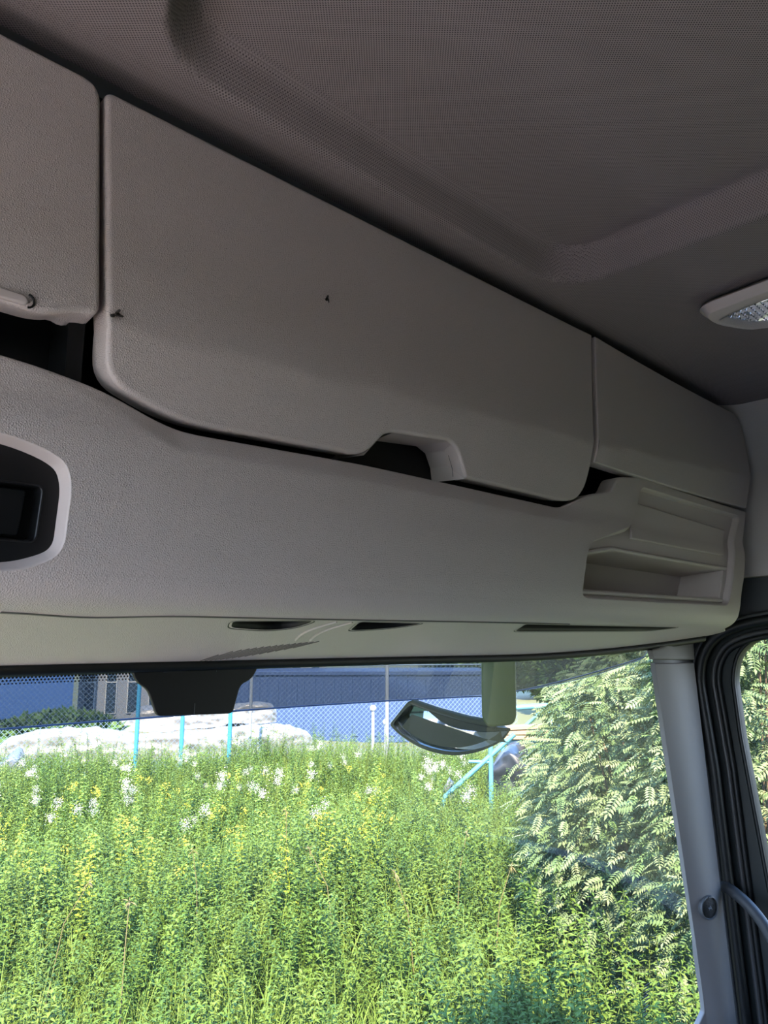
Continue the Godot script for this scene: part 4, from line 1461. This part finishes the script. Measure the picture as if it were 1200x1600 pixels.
	for e in sh:
		var p: Vector3 = e[0]
		p.y = gh(p.x, p.z)
		big_shrub("leafy_shrub", e[3], p, e[1], e[2], fr, int(1900 * e[1] * e[2]), "shrubs with compound leaves at the right")
	# --- hedge along the other side of the yard, beyond the left door
	var hd := thing("clipped_hedge", "dark hedge along the gravel left of the truck", "hedge", Vector3(-5.9, GY, 0))
	var hs := new_st()
	cbox(hs, Vector3(-0.5, 0, -9), Vector3(0.5, 2.3, 9), 0.15)
	commit("hedge_body", hs, M.hedge, hd)
	# --- far trees seen below and through the visor
	var tm := []
	for k in 7:
		var pos: Vector3 = [Vector3(4.9, 0, -18.6), Vector3(6.9, 0, -17.8), Vector3(26.0, 0, -22.5), Vector3(29.0, 0, -20.0), Vector3(19.0, 0, -9.0), Vector3(17.0, 0, -6.5), Vector3(23.0, 0, -14.5)][k]
		pos.y = GY
		var hh: float = [0.75, 0.8, 4.5, 5.5, 5.5, 6.0, 3.2][k]
		far_tree(["low hedge bush left of the white stacks", "low hedge bush behind the end of the white stack", "round tree right of the grey hall", "tall round tree beyond the blue container", "big dark tree behind the pipe frame", "big dark tree behind the thicket", "small tree beyond the end of the blue container"][k], pos, hh, [1.5, 1.3, 1.6, 2.2, 2.4, 2.6, 1.5][k])

func big_shrub(nm: String, label: String, p: Vector3, rad: float, h: float, fr: Array, count: int, group: String) -> void:
	var o := thing(nm, label, "shrub", p, group)
	var tips := []
	for k in 9:
		var a := TAU * k / 9 + rng.randf() * 0.5
		var e := Vector3(cos(a) * rad * rng.randf_range(0.3, 0.9), h * rng.randf_range(0.7, 1.0), sin(a) * rad * rng.randf_range(0.3, 0.9))
		var st := new_st()
		tube(st, [Vector3(cos(a), 0, sin(a)) * 0.06, e * Vector3(0.4, 0.45, 0.4), e * Vector3(0.8, 0.8, 0.8), e], 0.014, 0.004, 6)
		commit("branch", st, M.bark, o)
		tips.append(e)
	var xf := [[], [], []]
	var cs := [[], [], []]
	for i in count:
		var th := rng.randf() * TAU
		var cy := rng.randf()
		var rr := rad * sqrt(maxf(0.06, 1.0 - pow(maxf(cy - 0.45, 0) / 0.55, 2.4))) * rng.randf_range(0.72, 1.06)
		var q := Vector3(cos(th) * rr, h * (0.04 + 0.96 * cy), sin(th) * rr)
		q += Vector3(rng.randfn(0, 0.06), rng.randfn(0, 0.06), rng.randfn(0, 0.06))
		var yaw := atan2(-sin(th), cos(th)) + rng.randfn(0, 0.7)
		var b := Basis(Vector3.UP, yaw) * Basis(Vector3.BACK, rng.randf_range(-0.6, 0.35)) * Basis(Vector3.RIGHT, rng.randfn(0, 0.5))
		var t := Transform3D(b.scaled(Vector3.ONE * rng.randf_range(0.75, 1.2)), q)
		var v := rng.randi() % 3
		if i < 110:
			var f := put("frond", fr[v], [M.frond_a, M.frond_b, M.frond_c][rng.randi() % 3], o)
			f.transform = t
		else:
			xf[v].append(t)
			cs[v].append(green(Color(0.054, 0.090, 0.032), Color(0.116, 0.142, 0.074)))
	for v in 3: multi("foliage", fr[v], xf[v], cs[v], M.leaf, o)

func far_tree(label: String, p: Vector3, h: float, rad: float) -> void:
	var o := thing("far_tree", label, "tree", p, "")
	var st := new_st()
	tube(st, [Vector3(0, -0.1, 0), Vector3(0, h * 0.6, 0)], 0.12, 0.06, 7)
	commit("trunk", st, M.bark, o)
	var lm := new_st()
	for i in 14:
		var d := Vector3(rng.randf_range(-1, 1), rng.randf_range(-0.6, 1), rng.randf_range(-1, 1)).normalized()
		leaf(lm, d * 0.05, d, d.cross(Vector3(0.2, 1, 0.1)).normalized(), 0.2, 0.05, 0.03)
	var mesh := lm.commit()
	var xf := []
	var cs := []
	for i in int(700 * minf(rad, 2.0)):
		var d := Vector3(rng.randfn(0, 1), rng.randfn(0, 1), rng.randfn(0, 1)).normalized()
		var q := Vector3(d.x * rad, 0, d.z * rad) * rng.randf_range(0.7, 1.0)
		q.y = h * 0.52 + d.y * h * 0.48 * rng.randf_range(0.8, 1.0)
		xf.append(xform(q, rng.randf_range(0.9, 1.6), 1.0))
		cs.append(green(Color(0.024, 0.055, 0.013), Color(0.056, 0.094, 0.026)))
	multi("crown", mesh, xf, cs, M.leaf, o)
